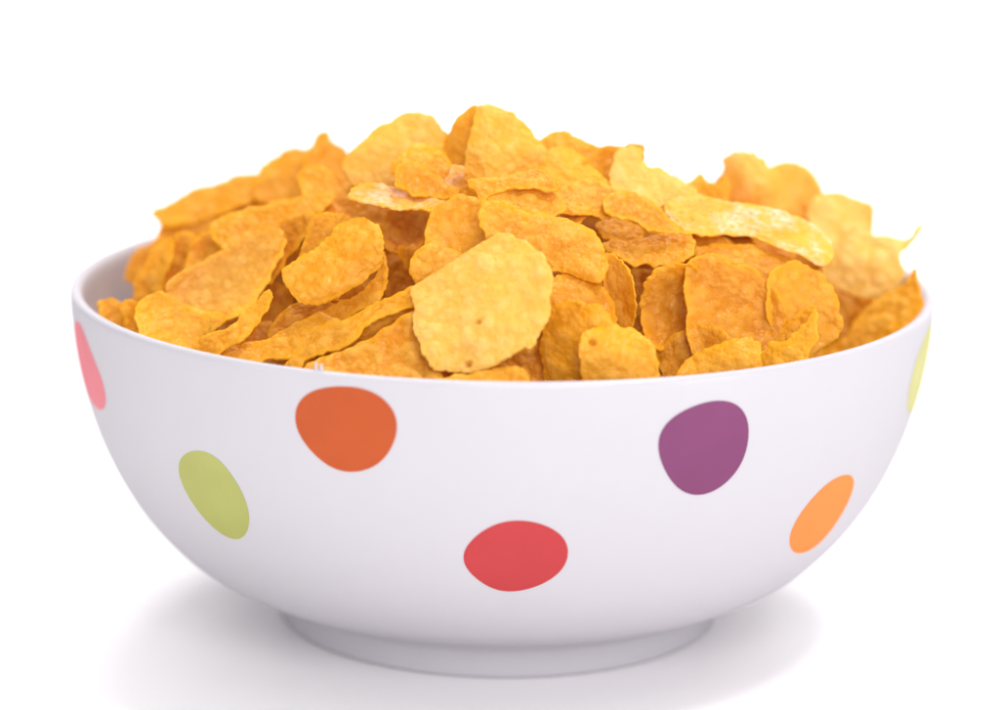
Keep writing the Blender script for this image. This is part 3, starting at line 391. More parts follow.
["dim flake filling the gap left of the thin white-topped flake",0.35,[-2.245,-1.743,7.029],[0.985,0.014,-0.173],[0.078,0.856,0.51],[0.046,-0.982,0.185],[-0.48,0.21],1.0,0,0,[-0.63,-0.034,-0.386,0.296,-0.041,0.345,0.21,0.247,0.535,0.194,0.705,-0.044,0.413,-0.265,0.031,-0.253,-0.277,-0.314,-0.506,-0.26]],
["pale corn flake on the left skyline between pointed flake and small hump",0.7,[-3.527,1.362,7.184],[0.964,0.109,0.242],[-0.244,0.722,0.648],[0.068,-0.983,0.17],[-0.36,0.36],1.0,0,0,[-0.538,0.108,-0.207,0.306,0.047,0.378,0.305,0.296,0.486,0.173,0.402,-0.234,0.128,-0.405,-0.256,-0.283,-0.497,-0.121]],
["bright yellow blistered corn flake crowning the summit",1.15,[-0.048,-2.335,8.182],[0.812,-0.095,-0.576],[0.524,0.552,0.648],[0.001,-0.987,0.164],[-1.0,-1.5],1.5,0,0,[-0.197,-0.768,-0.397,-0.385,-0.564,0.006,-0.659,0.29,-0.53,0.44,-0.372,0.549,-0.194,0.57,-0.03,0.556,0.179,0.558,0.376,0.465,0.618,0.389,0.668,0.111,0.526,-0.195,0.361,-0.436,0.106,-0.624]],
["pale flake leaning behind the left side of the bright yellow summit flake",0.75,[-0.607,-2.042,8.242],[0.214,0.16,0.964],[-0.868,0.483,0.112],[0.013,-0.987,0.161],[-0.12,-0.33],1.0,0,0,[-0.259,0.315,0.179,0.268,0.409,0.149,0.54,-0.032,0.451,-0.217,0.049,-0.251,-0.451,-0.276,-0.459,0.063]],
["speckled golden flake to the right of the bright yellow summit flake",0.95,[0.969,-2.193,7.797],[0.967,-0.063,-0.247],[0.202,0.778,0.594],[-0.02,-0.985,0.171],[0.0,-1.0],1.0,0,0,[-0.62,-0.158,-0.437,0.256,-0.174,0.464,0.094,0.413,0.357,0.231,0.619,0.049,0.786,-0.145,0.577,-0.223,0.334,-0.207,0.046,-0.358,-0.18,-0.421,-0.421,-0.34]],
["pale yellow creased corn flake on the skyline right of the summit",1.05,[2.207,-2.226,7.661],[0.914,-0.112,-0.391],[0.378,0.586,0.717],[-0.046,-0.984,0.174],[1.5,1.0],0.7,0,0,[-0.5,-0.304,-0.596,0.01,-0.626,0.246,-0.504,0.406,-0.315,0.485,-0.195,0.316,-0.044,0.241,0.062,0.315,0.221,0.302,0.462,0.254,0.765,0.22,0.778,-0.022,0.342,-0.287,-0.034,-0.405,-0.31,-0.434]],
["orange flake standing upright behind the pale yellow creased flake",0.5,[1.552,-1.846,7.782],[0.193,-0.173,-0.966],[0.881,0.464,0.093],[-0.032,-0.985,0.17],[-0.19,0.5],1.0,0,0,[-0.048,-0.38,-0.319,-0.112,-0.345,0.125,-0.272,0.29,0.058,0.277,0.419,0.168,0.318,-0.062,0.193,-0.251]],
["flake tip showing just over the pale yellow creased flake",0.55,[1.854,-1.582,7.892],[0.967,0.006,0.256],[-0.225,0.498,0.838],[-0.038,-0.985,0.167],[-0.33,-0.91],1.0,0,0,[-0.349,0.084,-0.211,0.27,0.036,0.223,0.225,0.207,0.358,0.155,0.351,-0.014,0.221,-0.235,-0.111,-0.284,-0.302,-0.133]],
["small pointed flake in the dip of the right skyline",0.8,[3.215,-0.848,7.243],[0.995,-0.051,0.082],[-0.038,0.579,0.814],[-0.065,-0.982,0.177],[0.86,-0.77],1.0,0,0,[-0.379,0.015,-0.225,0.251,-0.061,0.346,0.013,0.236,0.153,0.157,0.302,0.288,0.38,-0.068,0.115,-0.296,-0.263,-0.238]],
["rear corn flake on the skyline between the summit and the creased flake",0.75,[1.047,-1.614,7.948],[0.965,-0.064,-0.254],[0.233,0.654,0.72],[-0.022,-0.986,0.166],[-0.71,-0.66],1.0,0,0,[-0.622,-0.199,-0.511,0.202,-0.243,0.37,-0.065,0.373,0.157,0.333,0.348,0.283,0.591,0.154,0.615,-0.218,0.3,-0.324,-0.033,-0.285,-0.395,-0.331]],
["orange pale flake sloping behind the scoop-shaped flake",0.65,[-1.192,-2.753,7.976],[0.968,-0.018,-0.25],[0.19,0.704,0.684],[0.025,-0.985,0.169],[-0.32,-0.82],1.0,0,0,[-0.496,-0.319,-0.387,0.102,-0.169,0.33,0.087,0.319,0.345,0.155,0.533,-0.128,0.343,-0.268,0.024,-0.183,-0.233,-0.231]],
["small pale rear flake in the dip left of the summit",0.7,[-0.777,-1.879,7.9],[0.537,-0.133,-0.833],[0.737,0.554,0.387],[0.016,-0.986,0.168],[0.07,1.31],1.0,0,0,[-0.266,-0.231,-0.361,0.062,-0.242,0.248,0.027,0.308,0.35,0.165,0.356,-0.089,0.147,-0.273,-0.023,-0.318]],
["large pale corn flake on the skyline left of the summit",0.8,[-1.629,-1.644,7.952],[0.938,0.088,0.336],[-0.316,0.618,0.72],[0.033,-0.986,0.166],[-1.0,-2.0],1.0,0,0,[-0.901,0.139,-0.692,0.34,-0.443,0.449,-0.223,0.57,-0.015,0.6,0.209,0.624,0.413,0.637,0.535,0.548,0.704,0.345,0.769,0.127,0.806,-0.174,0.645,-0.582,0.311,-0.598,0.018,-0.479,-0.243,-0.524,-0.567,-0.506,-0.816,-0.293,-0.898,-0.071]],
["small hump-shaped orange flake on the left skyline",0.6,[-2.905,0.87,7.4],[0.788,-0.059,-0.613],[0.532,0.567,0.628],[0.057,-0.984,0.168],[0.34,1.15],1.0,0,0,[-0.281,-0.348,-0.373,0.011,-0.378,0.192,-0.353,0.331,-0.253,0.397,-0.107,0.34,0.113,0.326,0.343,0.298,0.495,-0.031,0.174,-0.313,-0.129,-0.443]]
]
UNDER = [
[0.27,[0.862,-1.662,7.007],[0.615,-0.574,-0.54],[0.789,0.442,0.427],[-0.006,-0.689,0.725],[0.94,-0.46],[1.07,0.0,0.919,0.408,0.578,0.669,0.193,0.779,-0.197,0.797,-0.689,0.797,-1.06,0.471,-1.122,0.0,-0.798,-0.354,-0.457,-0.529,-0.2,-0.808,0.239,-0.968,0.674,-0.78,0.998,-0.444]],
[0.16,[-0.776,-4.094,4.736],[-0.118,-0.555,-0.823],[0.292,-0.812,0.506],[-0.949,-0.181,0.258],[0.71,-0.56],[0.936,0.0,0.901,0.338,0.612,0.599,0.224,0.764,-0.254,0.867,-0.738,0.722,-0.973,0.366,-0.851,0.0,-0.728,-0.274,-0.576,-0.563,-0.267,-0.911,0.261,-0.894,0.626,-0.612,0.842,-0.316]],
[0.28,[-3.563,-1.598,5.774],[0.091,-0.222,-0.971],[0.739,-0.639,0.215],[-0.668,-0.737,0.106],[2.45,1.73],[1.162,0.0,0.809,0.327,0.486,0.511,0.201,0.737,-0.201,0.737,-0.594,0.624,-0.876,0.354,-0.987,0.0,-0.932,-0.376,-0.584,-0.614,-0.171,-0.627,0.171,-0.628,0.629,-0.662,1.041,-0.42]],
[0.25,[2.273,-1.509,6.868],[-0.3,0.875,0.379],[-0.932,-0.354,0.081],[0.205,-0.329,0.922],[-0.27,1.53],[0.821,0.0,0.843,0.349,0.653,0.705,0.228,0.861,-0.205,0.772,-0.555,0.599,-0.783,0.325,-0.811,0.0,-0.747,-0.309,-0.584,-0.631,-0.253,-0.953,0.258,-0.972,0.555,-0.599,0.704,-0.292]],
[0.0,[3.834,-0.95,6.211],[0.965,-0.258,0.04],[0.213,0.869,0.446],[-0.15,-0.422,0.894],[-1.72,0.34],[0.879,0.0,0.845,0.385,0.569,0.675,0.201,0.834,-0.225,0.935,-0.647,0.768,-0.878,0.4,-0.828,0.0,-0.721,-0.329,-0.563,-0.668,-0.26,-1.077,0.262,-1.085,0.596,-0.708,0.7,-0.319]],
[0.02,[1.523,-2.291,6.491],[-0.745,0.181,0.641],[-0.586,-0.636,-0.501],[0.317,-0.75,0.581],[-1.58,0.34],[1.107,0.0,0.908,0.393,0.592,0.667,0.18,0.708,-0.222,0.874,-0.725,0.816,-1.201,0.52,-1.018,0.0,-0.821,-0.355,-0.551,-0.621,-0.21,-0.826,0.247,-0.973,0.726,-0.818,1.013,-0.438]],
[0.3,[2.843,-1.813,6.157],[-0.891,-0.454,0.009],[0.342,-0.684,-0.644],[0.299,-0.571,0.765],[2.95,1.98],[1.234,0.0,0.863,0.386,0.497,0.579,0.197,0.8,-0.239,0.971,-0.758,0.883,-1.036,0.463,-1.003,0.0,-0.881,-0.394,-0.619,-0.721,-0.206,-0.84,0.217,-0.883,0.596,-0.694,1.032,-0.462]],
[0.05,[-2.833,-2.592,5.48],[-0.733,0.464,-0.498],[-0.163,-0.83,-0.533],[-0.661,-0.31,0.684],[1.4,1.74],[0.897,0.0,0.835,0.337,0.625,0.657,0.221,0.81,-0.205,0.754,-0.412,0.433,-0.607,0.245,-0.867,0.0,-0.89,-0.359,-0.613,-0.644,-0.192,-0.703,0.176,-0.647,0.519,-0.546,0.838,-0.338]],
[0.33,[-4.118,-2.418,5.158],[-0.384,0.678,0.627],[-0.921,-0.332,-0.205],[0.069,-0.656,0.752],[-1.53,0.37],[1.052,0.0,1.092,0.452,0.654,0.704,0.173,0.651,-0.179,0.674,-0.598,0.644,-0.971,0.401,-1.05,0.0,-0.94,-0.388,-0.657,-0.707,-0.223,-0.839,0.214,-0.805,0.535,-0.576,0.851,-0.352]],
[0.14,[0.944,-3.272,6.164],[-0.167,-0.873,-0.459],[0.849,0.109,-0.517],[0.502,-0.476,0.723],[0.49,2.84],[0.95,0.0,0.888,0.334,0.627,0.614,0.224,0.767,-0.223,0.762,-0.468,0.458,-0.645,0.243,-0.93,0.0,-0.995,-0.374,-0.708,-0.694,-0.216,-0.738,0.189,-0.646,0.51,-0.499,0.759,-0.285]],
[0.29,[-0.712,-4.415,4.845],[-0.718,0.578,0.389],[-0.685,-0.483,-0.546],[-0.127,-0.658,0.742],[1.15,-1.29],[1.022,0.0,0.88,0.395,0.558,0.652,0.22,0.896,-0.22,0.897,-0.607,0.709,-1.019,0.457,-1.251,0.0,-0.953,-0.427,-0.508,-0.593,-0.156,-0.638,0.226,-0.924,0.753,-0.879,1.096,-0.492]],
[0.06,[-2.828,-0.6,6.614],[0.418,0.908,0.025],[-0.903,0.419,-0.093],[-0.095,0.016,0.995],[-0.58,-1.1],[0.815,0.0,0.889,0.401,0.765,0.897,0.279,1.143,-0.239,0.978,-0.62,0.727,-0.871,0.392,-1.004,0.0,-0.941,-0.424,-0.693,-0.813,-0.26,-1.065,0.273,-1.118,0.674,-0.79,0.813,-0.366]],
[0.22,[-4.487,0.944,6.12],[-0.466,0.73,-0.5],[-0.481,-0.683,-0.549],[-0.742,-0.015,0.67],[-1.65,2.98],[0.623,0.0,0.777,0.307,0.645,0.664,0.222,0.799,-0.201,0.723,-0.533,0.549,-0.736,0.291,-0.802,0.0,-0.688,-0.272,-0.502,-0.517,-0.221,-0.793,0.23,-0.828,0.557,-0.573,0.69,-0.273]],
[0.33,[-2.572,-3.286,5.304],[0.204,0.604,0.771],[-0.693,0.645,-0.322],[-0.691,-0.469,0.55],[0.34,2.22],[0.868,0.0,0.746,0.357,0.499,0.621,0.233,1.014,-0.255,1.11,-0.642,0.8,-0.704,0.337,-0.766,0.0,-0.779,-0.372,-0.586,-0.729,-0.225,-0.978,0.227,-0.986,0.586,-0.73,0.875,-0.418]],
[0.05,[-3.193,-0.865,6.307],[0.811,-0.024,0.585],[-0.302,0.839,0.453],[-0.502,-0.544,0.673],[2.91,3.0],[1.163,0.0,0.991,0.378,0.71,0.705,0.244,0.847,-0.215,0.746,-0.539,0.535,-0.814,0.31,-1.121,0.0,-1.157,-0.441,-0.736,-0.731,-0.223,-0.772,0.187,-0.649,0.579,-0.575,1.009,-0.385]],
[0.19,[0.302,-4.35,5.703],[0.734,0.062,0.676],[-0.566,0.605,0.56],[-0.374,-0.794,0.479],[2.15,2.42],[1.062,0.0,0.818,0.34,0.491,0.531,0.183,0.693,-0.214,0.809,-0.716,0.773,-0.953,0.395,-0.938,0.0,-0.711,-0.295,-0.504,-0.545,-0.207,-0.781,0.22,-0.83,0.637,-0.689,0.897,-0.372]],
[0.22,[-4.729,1.701,5.928],[-0.202,-0.807,-0.555],[0.863,-0.414,0.288],[-0.462,-0.421,0.781],[0.17,-0.51],[1.028,0.0,0.886,0.34,0.603,0.602,0.237,0.828,-0.281,0.981,-0.744,0.743,-0.93,0.356,-0.802,0.0,-0.724,-0.278,-0.672,-0.671,-0.281,-0.98,0.252,-0.88,0.668,-0.667,0.904,-0.347]],
[0.24,[-0.469,-1.302,7.2],[0.231,-0.91,-0.345],[0.799,-0.025,0.601],[-0.556,-0.414,0.721],[-1.27,-0.17],[1.021,0.0,0.877,0.414,0.598,0.735,0.23,0.988,-0.247,1.061,-0.66,0.81,-1.129,0.533,-1.324,0.0,-1.003,-0.473,-0.514,-0.631,-0.203,-0.873,0.249,-1.068,0.827,-1.015,1.142,-0.539]],
[0.18,[-1.639,-1.178,6.67],[0.509,-0.062,0.858],[-0.376,0.881,0.287],[-0.774,-0.469,0.426],[0.28,1.78],[0.977,0.0,0.797,0.299,0.463,0.452,0.158,0.539,-0.184,0.626,-0.646,0.63,-0.883,0.331,-0.888,0.0,-0.71,-0.266,-0.495,-0.483,-0.189,-0.642,0.197,-0.67,0.563,-0.549,0.842,-0.315]],
[0.27,[2.681,-3.119,5.235],[-0.28,-0.816,-0.506],[0.956,-0.287,-0.066],[-0.091,-0.502,0.86],[1.82,1.83],[1.092,0.0,0.999,0.424,0.666,0.736,0.251,0.971,-0.224,0.866,-0.533,0.589,-0.826,0.351,-1.034,0.0,-1.112,-0.472,-0.751,-0.831,-0.223,-0.86,0.188,-0.727,0.537,-0.594,0.932,-0.396]],
[0.19,[-1.609,-0.523,7.403],[-0.338,-0.916,-0.214],[0.727,-0.399,0.559],[-0.598,0.034,0.801],[-0.88,-0.2],[0.735,0.0,0.594,0.254,0.542,0.603,0.227,0.884,-0.232,0.901,-0.511,0.569,-0.668,0.286,-0.768,0.0,-0.753,-0.322,-0.547,-0.609,-0.204,-0.793,0.205,-0.799,0.571,-0.635,0.807,-0.345]],
[0.15,[-2.077,-2.518,5.812],[-0.971,-0.113,0.211],[0.112,-0.994,-0.017],[0.211,0.007,0.977],[2.96,1.85],[1.272,0.0,1.12,0.508,0.812,0.96,0.277,1.146,-0.233,0.964,-0.601,0.711,-0.884,0.401,-1.262,0.0,-1.289,-0.585,-0.82,-0.97,-0.227,-0.936,0.204,-0.843,0.659,-0.779,1.068,-0.485]],
[0.12,[4.712,0.885,6.044],[-0.17,-0.59,-0.79],[0.956,0.094,-0.277],[0.237,-0.802,0.548],[-0.27,0.45],[0.924,0.0,0.865,0.402,0.697,0.844,0.257,1.088,-0.274,1.159,-0.602,0.73,-0.739,0.344,-0.823,0.0,-1.006,-0.468,-0.71,-0.86,-0.242,-1.026,0.23,-0.972,0.633,-0.767,0.94,-0.437]],
[0.29,[-2.211,-2.06,5.784],[-0.812,-0.421,-0.405],[0.581,-0.513,-0.632],[0.059,-0.748,0.661],[1.59,-1.52],[0.696,0.0,0.701,0.295,0.62,0.679,0.236,0.903,-0.207,0.792,-0.541,0.593,-0.753,0.317,-0.887,0.0,-0.8,-0.337,-0.533,-0.584,-0.214,-0.817,0.237,-0.907,0.631,-0.692,0.696,-0.293]],
[0.28,[-5.289,0.246,5.127],[0.542,0.502,0.674],[-0.66,0.751,-0.029],[-0.521,-0.429,0.738],[0.61,-0.22],[0.933,0.0,0.907,0.424,0.553,0.673,0.148,0.63,-0.153,0.649,-0.577,0.702,-0.934,0.436,-1.054,0.0,-0.764,-0.357,-0.458,-0.558,-0.177,-0.753,0.186,-0.79,0.543,-0.661,0.772,-0.361]],
[0.0,[-1.352,-0.695,6.993],[0.262,-0.115,0.958],[-0.757,0.592,0.278],[-0.599,-0.798,0.067],[-0.94,1.86],[0.745,0.0,0.867,0.362,0.703,0.765,0.205,0.779,-0.183,0.695,-0.49,0.533,-0.723,0.302,-0.845,0.0,-0.827,-0.345,-0.572,-0.622,-0.22,-0.838,0.231,-0.879,0.555,-0.604,0.681,-0.285]],
[0.31,[4.945,-1.262,4.406],[-0.83,-0.553,0.075],[0.471,-0.766,-0.437],[0.3,-0.327,0.896],[0.81,0.51],[1.037,0.0,0.984,0.363,0.64,0.615,0.192,0.645,-0.169,0.566,-0.524,0.504,-0.85,0.314,-0.909,0.0,-0.836,-0.308,-0.619,-0.595,-0.22,-0.739,0.184,-0.617,0.454,-0.436,0.716,-0.264]],
[0.05,[5.161,-1.042,4.439],[0.851,0.517,0.089],[-0.492,0.73,0.474],[0.18,-0.447,0.876],[1.37,0.47],[1.008,0.0,1.016,0.407,0.66,0.689,0.184,0.671,-0.167,0.608,-0.566,0.591,-0.92,0.369,-1.062,0.0,-0.859,-0.344,-0.587,-0.613,-0.208,-0.76,0.196,-0.716,0.494,-0.516,0.825,-0.331]],
[0.34,[-5.656,0.732,5.047],[0.468,-0.852,0.237],[0.75,0.524,0.403],[-0.467,-0.01,0.884],[-0.27,-1.97],[0.927,0.0,0.939,0.414,0.599,0.688,0.169,0.679,-0.148,0.594,-0.498,0.572,-0.875,0.386,-0.987,0.0,-0.842,-0.371,-0.478,-0.549,-0.181,-0.727,0.19,-0.763,0.531,-0.61,0.695,-0.306]],
[0.32,[-5.87,-0.462,5.058],[-0.374,0.795,-0.478],[-0.566,-0.603,-0.562],[-0.735,0.06,0.675],[-1.92,-0.99],[0.867,0.0,0.831,0.358,0.581,0.651,0.199,0.781,-0.181,0.707,-0.428,0.48,-0.667,0.287,-0.945,0.0,-0.952,-0.41,-0.562,-0.63,-0.167,-0.655,0.155,-0.608,0.509,-0.571,0.816,-0.351]],
[0.32,[-5.814,-0.196,4.989],[-0.26,-0.752,-0.606],[0.445,-0.65,0.616],[-0.857,-0.109,0.504],[-1.4,1.53],[0.865,0.0,0.796,0.355,0.601,0.698,0.251,1.019,-0.237,0.96,-0.515,0.598,-0.678,0.302,-0.848,0.0,-0.913,-0.407,-0.743,-0.863,-0.228,-0.926,0.204,-0.826,0.587,-0.681,0.809,-0.361]],
[0.09,[1.979,1.461,6.66],[-0.65,-0.627,0.429],[0.596,-0.771,-0.224],[0.471,0.11,0.875],[-0.02,2.97],[1.03,0.0,0.942,0.395,0.636,0.694,0.223,0.852,-0.232,0.884,-0.675,0.737,-1.167,0.49,-1.345,0.0,-0.968,-0.406,-0.535,-0.584,-0.202,-0.769,0.265,-1.011,0.821,-0.897,1.109,-0.465]],
[0.23,[0.965,4.632,5.805],[-0.818,-0.333,0.468],[0.571,-0.565,0.595],[0.066,0.755,0.653],[-1.53,-0.43],[1.124,0.0,0.97,0.404,0.655,0.711,0.249,0.945,-0.251,0.952,-0.746,0.809,-1.089,0.453,-1.254,0.0,-0.985,-0.41,-0.542,-0.588,-0.22,-0.834,0.274,-1.037,0.834,-0.904,1.175,-0.489]],
[0.15,[-0.888,4.491,5.019],[0.605,-0.447,0.658],[0.715,0.668,-0.204],[-0.349,0.594,0.725],[2.87,-1.87],[1.274,0.0,1.067,0.445,0.675,0.734,0.26,0.987,-0.24,0.911,-0.707,0.768,-1.157,0.483,-1.364,0.0,-1.202,-0.502,-0.73,-0.794,-0.194,-0.737,0.228,-0.866,0.847,-0.92,1.252,-0.522]],
[0.06,[-2.412,1.9,5.994],[0.52,0.818,0.246],[-0.788,0.571,-0.232],[-0.33,-0.073,0.941],[2.81,0.15],[0.826,0.0,0.758,0.302,0.594,0.616,0.243,0.881,-0.252,0.913,-0.587,0.609,-0.72,0.287,-0.772,0.0,-0.852,-0.339,-0.686,-0.712,-0.232,-0.841,0.221,-0.802,0.584,-0.606,0.845,-0.337]],
[0.3,[4.652,0.309,5.358],[-0.435,0.867,0.242],[-0.25,-0.374,0.893],[0.865,0.328,0.379],[-1.85,0.97],[0.949,0.0,0.709,0.261,0.62,0.595,0.279,0.937,-0.293,0.984,-0.62,0.595,-0.798,0.294,-0.892,0.0,-0.913,-0.337,-0.633,-0.608,-0.238,-0.8,0.25,-0.84,0.726,-0.697,0.959,-0.354]],
[0.27,[-0.32,4.882,6.021],[0.249,-0.822,0.512],[0.968,0.198,-0.152],[0.023,0.534,0.845],[1.67,-0.55],[0.829,0.0,0.614,0.256,0.463,0.502,0.197,0.748,-0.227,0.86,-0.566,0.614,-0.754,0.314,-0.777,0.0,-0.728,-0.303,-0.478,-0.519,-0.189,-0.716,0.198,-0.752,0.632,-0.686,0.86,-0.358]],
[0.02,[-2.238,0.163,6.216],[0.622,-0.603,0.499],[0.462,0.797,0.388],[-0.632,-0.011,0.775],[2.31,-0.49],[1.266,0.0,1.039,0.467,0.535,0.627,0.187,0.766,-0.221,0.902,-0.764,0.894,-1.078,0.484,-1.13,0.0,-0.852,-0.383,-0.604,-0.707,-0.213,-0.871,0.215,-0.879,0.647,-0.757,1.089,-0.49]],
[0.23,[2.302,3.228,6.374],[-0.665,0.649,0.37],[-0.484,-0.751,0.448],[0.568,0.119,0.814],[1.82,-1.9],[0.982,0.0,0.973,0.423,0.684,0.775,0.254,1.006,-0.231,0.913,-0.511,0.578,-0.778,0.338,-1.029,0.0,-1.097,-0.477,-0.72,-0.815,-0.224,-0.884,0.202,-0.8,0.569,-0.644,0.904,-0.393]],
[0.02,[-3.851,3.61,4.417],[0.985,-0.056,0.165],[0.125,0.888,-0.442],[-0.122,0.456,0.881],[-0.0,-1.76],[1.011,0.0,1.15,0.477,0.779,0.841,0.227,0.855,-0.191,0.719,-0.55,0.594,-0.99,0.41,-1.14,0.0,-1.01,-0.419,-0.691,-0.746,-0.252,-0.952,0.221,-0.832,0.593,-0.64,0.812,-0.337]],
[0.01,[2.519,4.804,5.142],[0.653,-0.705,-0.277],[0.579,0.701,-0.418],[0.488,0.113,0.865],[2.4,-0.68],[1.052,0.0,0.864,0.361,0.528,0.574,0.174,0.66,-0.184,0.7,-0.503,0.547,-0.72,0.301,-0.934,0.0,-0.928,-0.387,-0.631,-0.687,-0.175,-0.667,0.16,-0.606,0.479,-0.521,0.878,-0.367]],
[0.28,[1.206,2.997,5.784],[0.376,0.454,0.808],[-0.748,-0.365,0.554],[0.546,-0.813,0.202],[2.31,-2.0],[0.871,0.0,0.691,0.286,0.567,0.611,0.263,0.99,-0.243,0.915,-0.654,0.705,-0.862,0.357,-0.948,0.0,-0.91,-0.377,-0.561,-0.605,-0.202,-0.76,0.233,-0.878,0.719,-0.775,0.968,-0.401]],
[0.11,[-1.005,-3.771,5.541],[0.3,0.018,0.954],[-0.725,0.654,0.215],[-0.62,-0.756,0.209],[1.28,2.61],[1.142,0.0,0.818,0.3,0.502,0.48,0.192,0.641,-0.228,0.761,-0.665,0.635,-0.956,0.351,-1.022,0.0,-0.968,-0.355,-0.579,-0.553,-0.173,-0.579,0.183,-0.61,0.687,-0.656,1.143,-0.419]],
[0.01,[-0.606,3.61,5.703],[0.709,-0.317,0.629],[0.705,0.347,-0.619],[-0.022,0.882,0.47],[-0.27,0.24],[1.001,0.0,0.715,0.268,0.446,0.435,0.183,0.622,-0.206,0.703,-0.611,0.596,-0.861,0.322,-0.92,0.0,-0.84,-0.314,-0.506,-0.493,-0.165,-0.563,0.19,-0.646,0.615,-0.6,1.006,-0.377]],
[0.32,[-1.406,3.672,6.115],[-0.5,-0.839,-0.214],[0.792,-0.543,0.28],[-0.351,-0.03,0.936],[2.83,0.71],[1.328,0.0,1.115,0.46,0.751,0.807,0.269,1.011,-0.265,0.994,-0.633,0.681,-0.994,0.411,-1.133,0.0,-1.236,-0.51,-0.791,-0.85,-0.23,-0.864,0.214,-0.804,0.627,-0.674,1.117,-0.461]],
[0.0,[3.85,3.537,5.264],[-0.725,-0.636,0.265],[0.617,-0.77,-0.163],[0.308,0.046,0.95],[2.33,1.42],[1.137,0.0,0.866,0.367,0.632,0.698,0.291,1.123,-0.308,1.186,-0.835,0.922,-1.034,0.438,-0.991,0.0,-0.901,-0.382,-0.709,-0.783,-0.26,-1.003,0.261,-1.005,0.793,-0.875,1.134,-0.48]],
[0.03,[0.106,3.47,6.375],[-0.81,-0.566,-0.153],[0.421,-0.743,0.521],[-0.408,0.358,0.84],[-1.72,-0.03],[0.909,0.0,0.909,0.358,0.707,0.724,0.233,0.834,-0.209,0.749,-0.631,0.646,-0.851,0.335,-0.863,0.0,-0.756,-0.298,-0.596,-0.611,-0.269,-0.964,0.239,-0.855,0.541,-0.554,0.666,-0.262]],
[0.25,[-0.122,5.346,5.447],[-0.179,0.973,-0.143],[-0.905,-0.106,0.411],[0.385,0.203,0.9],[2.61,0.37],[0.955,0.0,0.674,0.274,0.488,0.515,0.217,0.801,-0.251,0.927,-0.627,0.663,-0.813,0.33,-0.841,0.0,-0.839,-0.341,-0.573,-0.605,-0.177,-0.654,0.232,-0.857,0.685,-0.724,0.975,-0.396]],
[0.13,[2.245,0.55,6.009],[-0.494,0.465,0.734],[-0.457,-0.858,0.235],[0.739,-0.219,0.637],[2.33,-0.31],[1.165,0.0,1.032,0.475,0.662,0.793,0.204,0.856,-0.202,0.846,-0.667,0.799,-1.193,0.549,-1.323,0.0,-0.939,-0.432,-0.541,-0.648,-0.189,-0.792,0.225,-0.943,0.729,-0.873,1.045,-0.481]],
[0.3,[-1.553,5.369,5.258],[0.38,0.803,-0.459],[-0.894,0.191,-0.406],[-0.238,0.564,0.791],[0.39,1.24],[0.991,0.0,0.893,0.369,0.543,0.584,0.169,0.637,-0.216,0.811,-0.719,0.773,-1.033,0.426,-1.036,0.0,-0.709,-0.293,-0.499,-0.536,-0.212,-0.798,0.242,-0.908,0.582,-0.625,0.891,-0.368]],
[0.05,[-0.281,0.782,6.696],[-0.476,-0.85,0.227],[0.769,-0.276,0.577],[-0.427,0.449,0.785],[2.08,0.45],[1.172,0.0,0.894,0.423,0.584,0.719,0.26,1.12,-0.311,1.337,-0.864,1.063,-0.99,0.468,-0.992,0.0,-0.911,-0.431,-0.765,-0.941,-0.269,-1.158,0.283,-1.218,0.774,-0.952,1.205,-0.569]],
[0.02,[-1.867,3.58,5.585],[-0.698,0.714,0.059],[-0.714,-0.7,0.012],[0.05,-0.034,0.998],[2.75,1.55],[1.202,0.0,1.232,0.507,0.739,0.793,0.226,0.846,-0.229,0.859,-0.684,0.734,-0.99,0.408,-1.079,0.0,-1.02,-0.42,-0.778,-0.835,-0.278,-1.043,0.234,-0.876,0.518,-0.555,0.839,-0.345]],
[0.04,[-4.02,2.861,5.321],[-0.088,0.486,-0.869],[-0.032,-0.874,-0.485],[-0.996,-0.015,0.093],[-0.7,-0.85],[1.122,0.0,0.892,0.338,0.488,0.482,0.171,0.591,-0.218,0.753,-0.66,0.652,-1.003,0.38,-0.935,0.0,-0.797,-0.302,-0.572,-0.565,-0.212,-0.731,0.213,-0.736,0.61,-0.602,1.0,-0.379]],
[0.19,[3.03,1.984,6.388],[-0.173,-0.925,0.337],[0.869,-0.305,-0.39],[0.464,0.226,0.857],[1.99,1.84],[0.905,0.0,0.683,0.321,0.519,0.636,0.222,0.948,-0.236,1.008,-0.608,0.744,-0.925,0.435,-0.962,0.0,-0.793,-0.373,-0.52,-0.637,-0.187,-0.802,0.225,-0.962,0.687,-0.841,0.952,-0.447]],
[0.06,[0.707,-0.521,7.321],[-0.241,-0.941,0.238],[0.927,-0.296,-0.231],[0.288,0.165,0.943],[-0.17,1.85],[0.723,0.0,0.749,0.28,0.588,0.572,0.199,0.675,-0.22,0.746,-0.596,0.58,-0.828,0.309,-0.768,0.0,-0.62,-0.231,-0.55,-0.535,-0.24,-0.815,0.24,-0.815,0.588,-0.572,0.699,-0.261]],
[0.02,[-4.803,-0.436,5.674],[0.48,-0.116,0.869],[-0.212,0.946,0.244],[-0.851,-0.302,0.43],[2.38,-0.1],[1.077,0.0,0.875,0.393,0.499,0.584,0.157,0.641,-0.196,0.799,-0.698,0.817,-0.99,0.445,-0.989,0.0,-0.802,-0.36,-0.537,-0.629,-0.191,-0.781,0.193,-0.788,0.578,-0.677,0.853,-0.383]],
[0.03,[-4.422,-0.288,4.755],[-0.115,-0.914,0.388],[0.846,0.114,0.52],[-0.52,0.389,0.761],[0.08,1.2],[0.826,0.0,0.914,0.346,0.651,0.641,0.234,0.804,-0.238,0.818,-0.647,0.637,-0.934,0.353,-0.939,0.0,-0.767,-0.29,-0.603,-0.594,-0.264,-0.91,0.273,-0.939,0.649,-0.639,0.766,-0.29]],
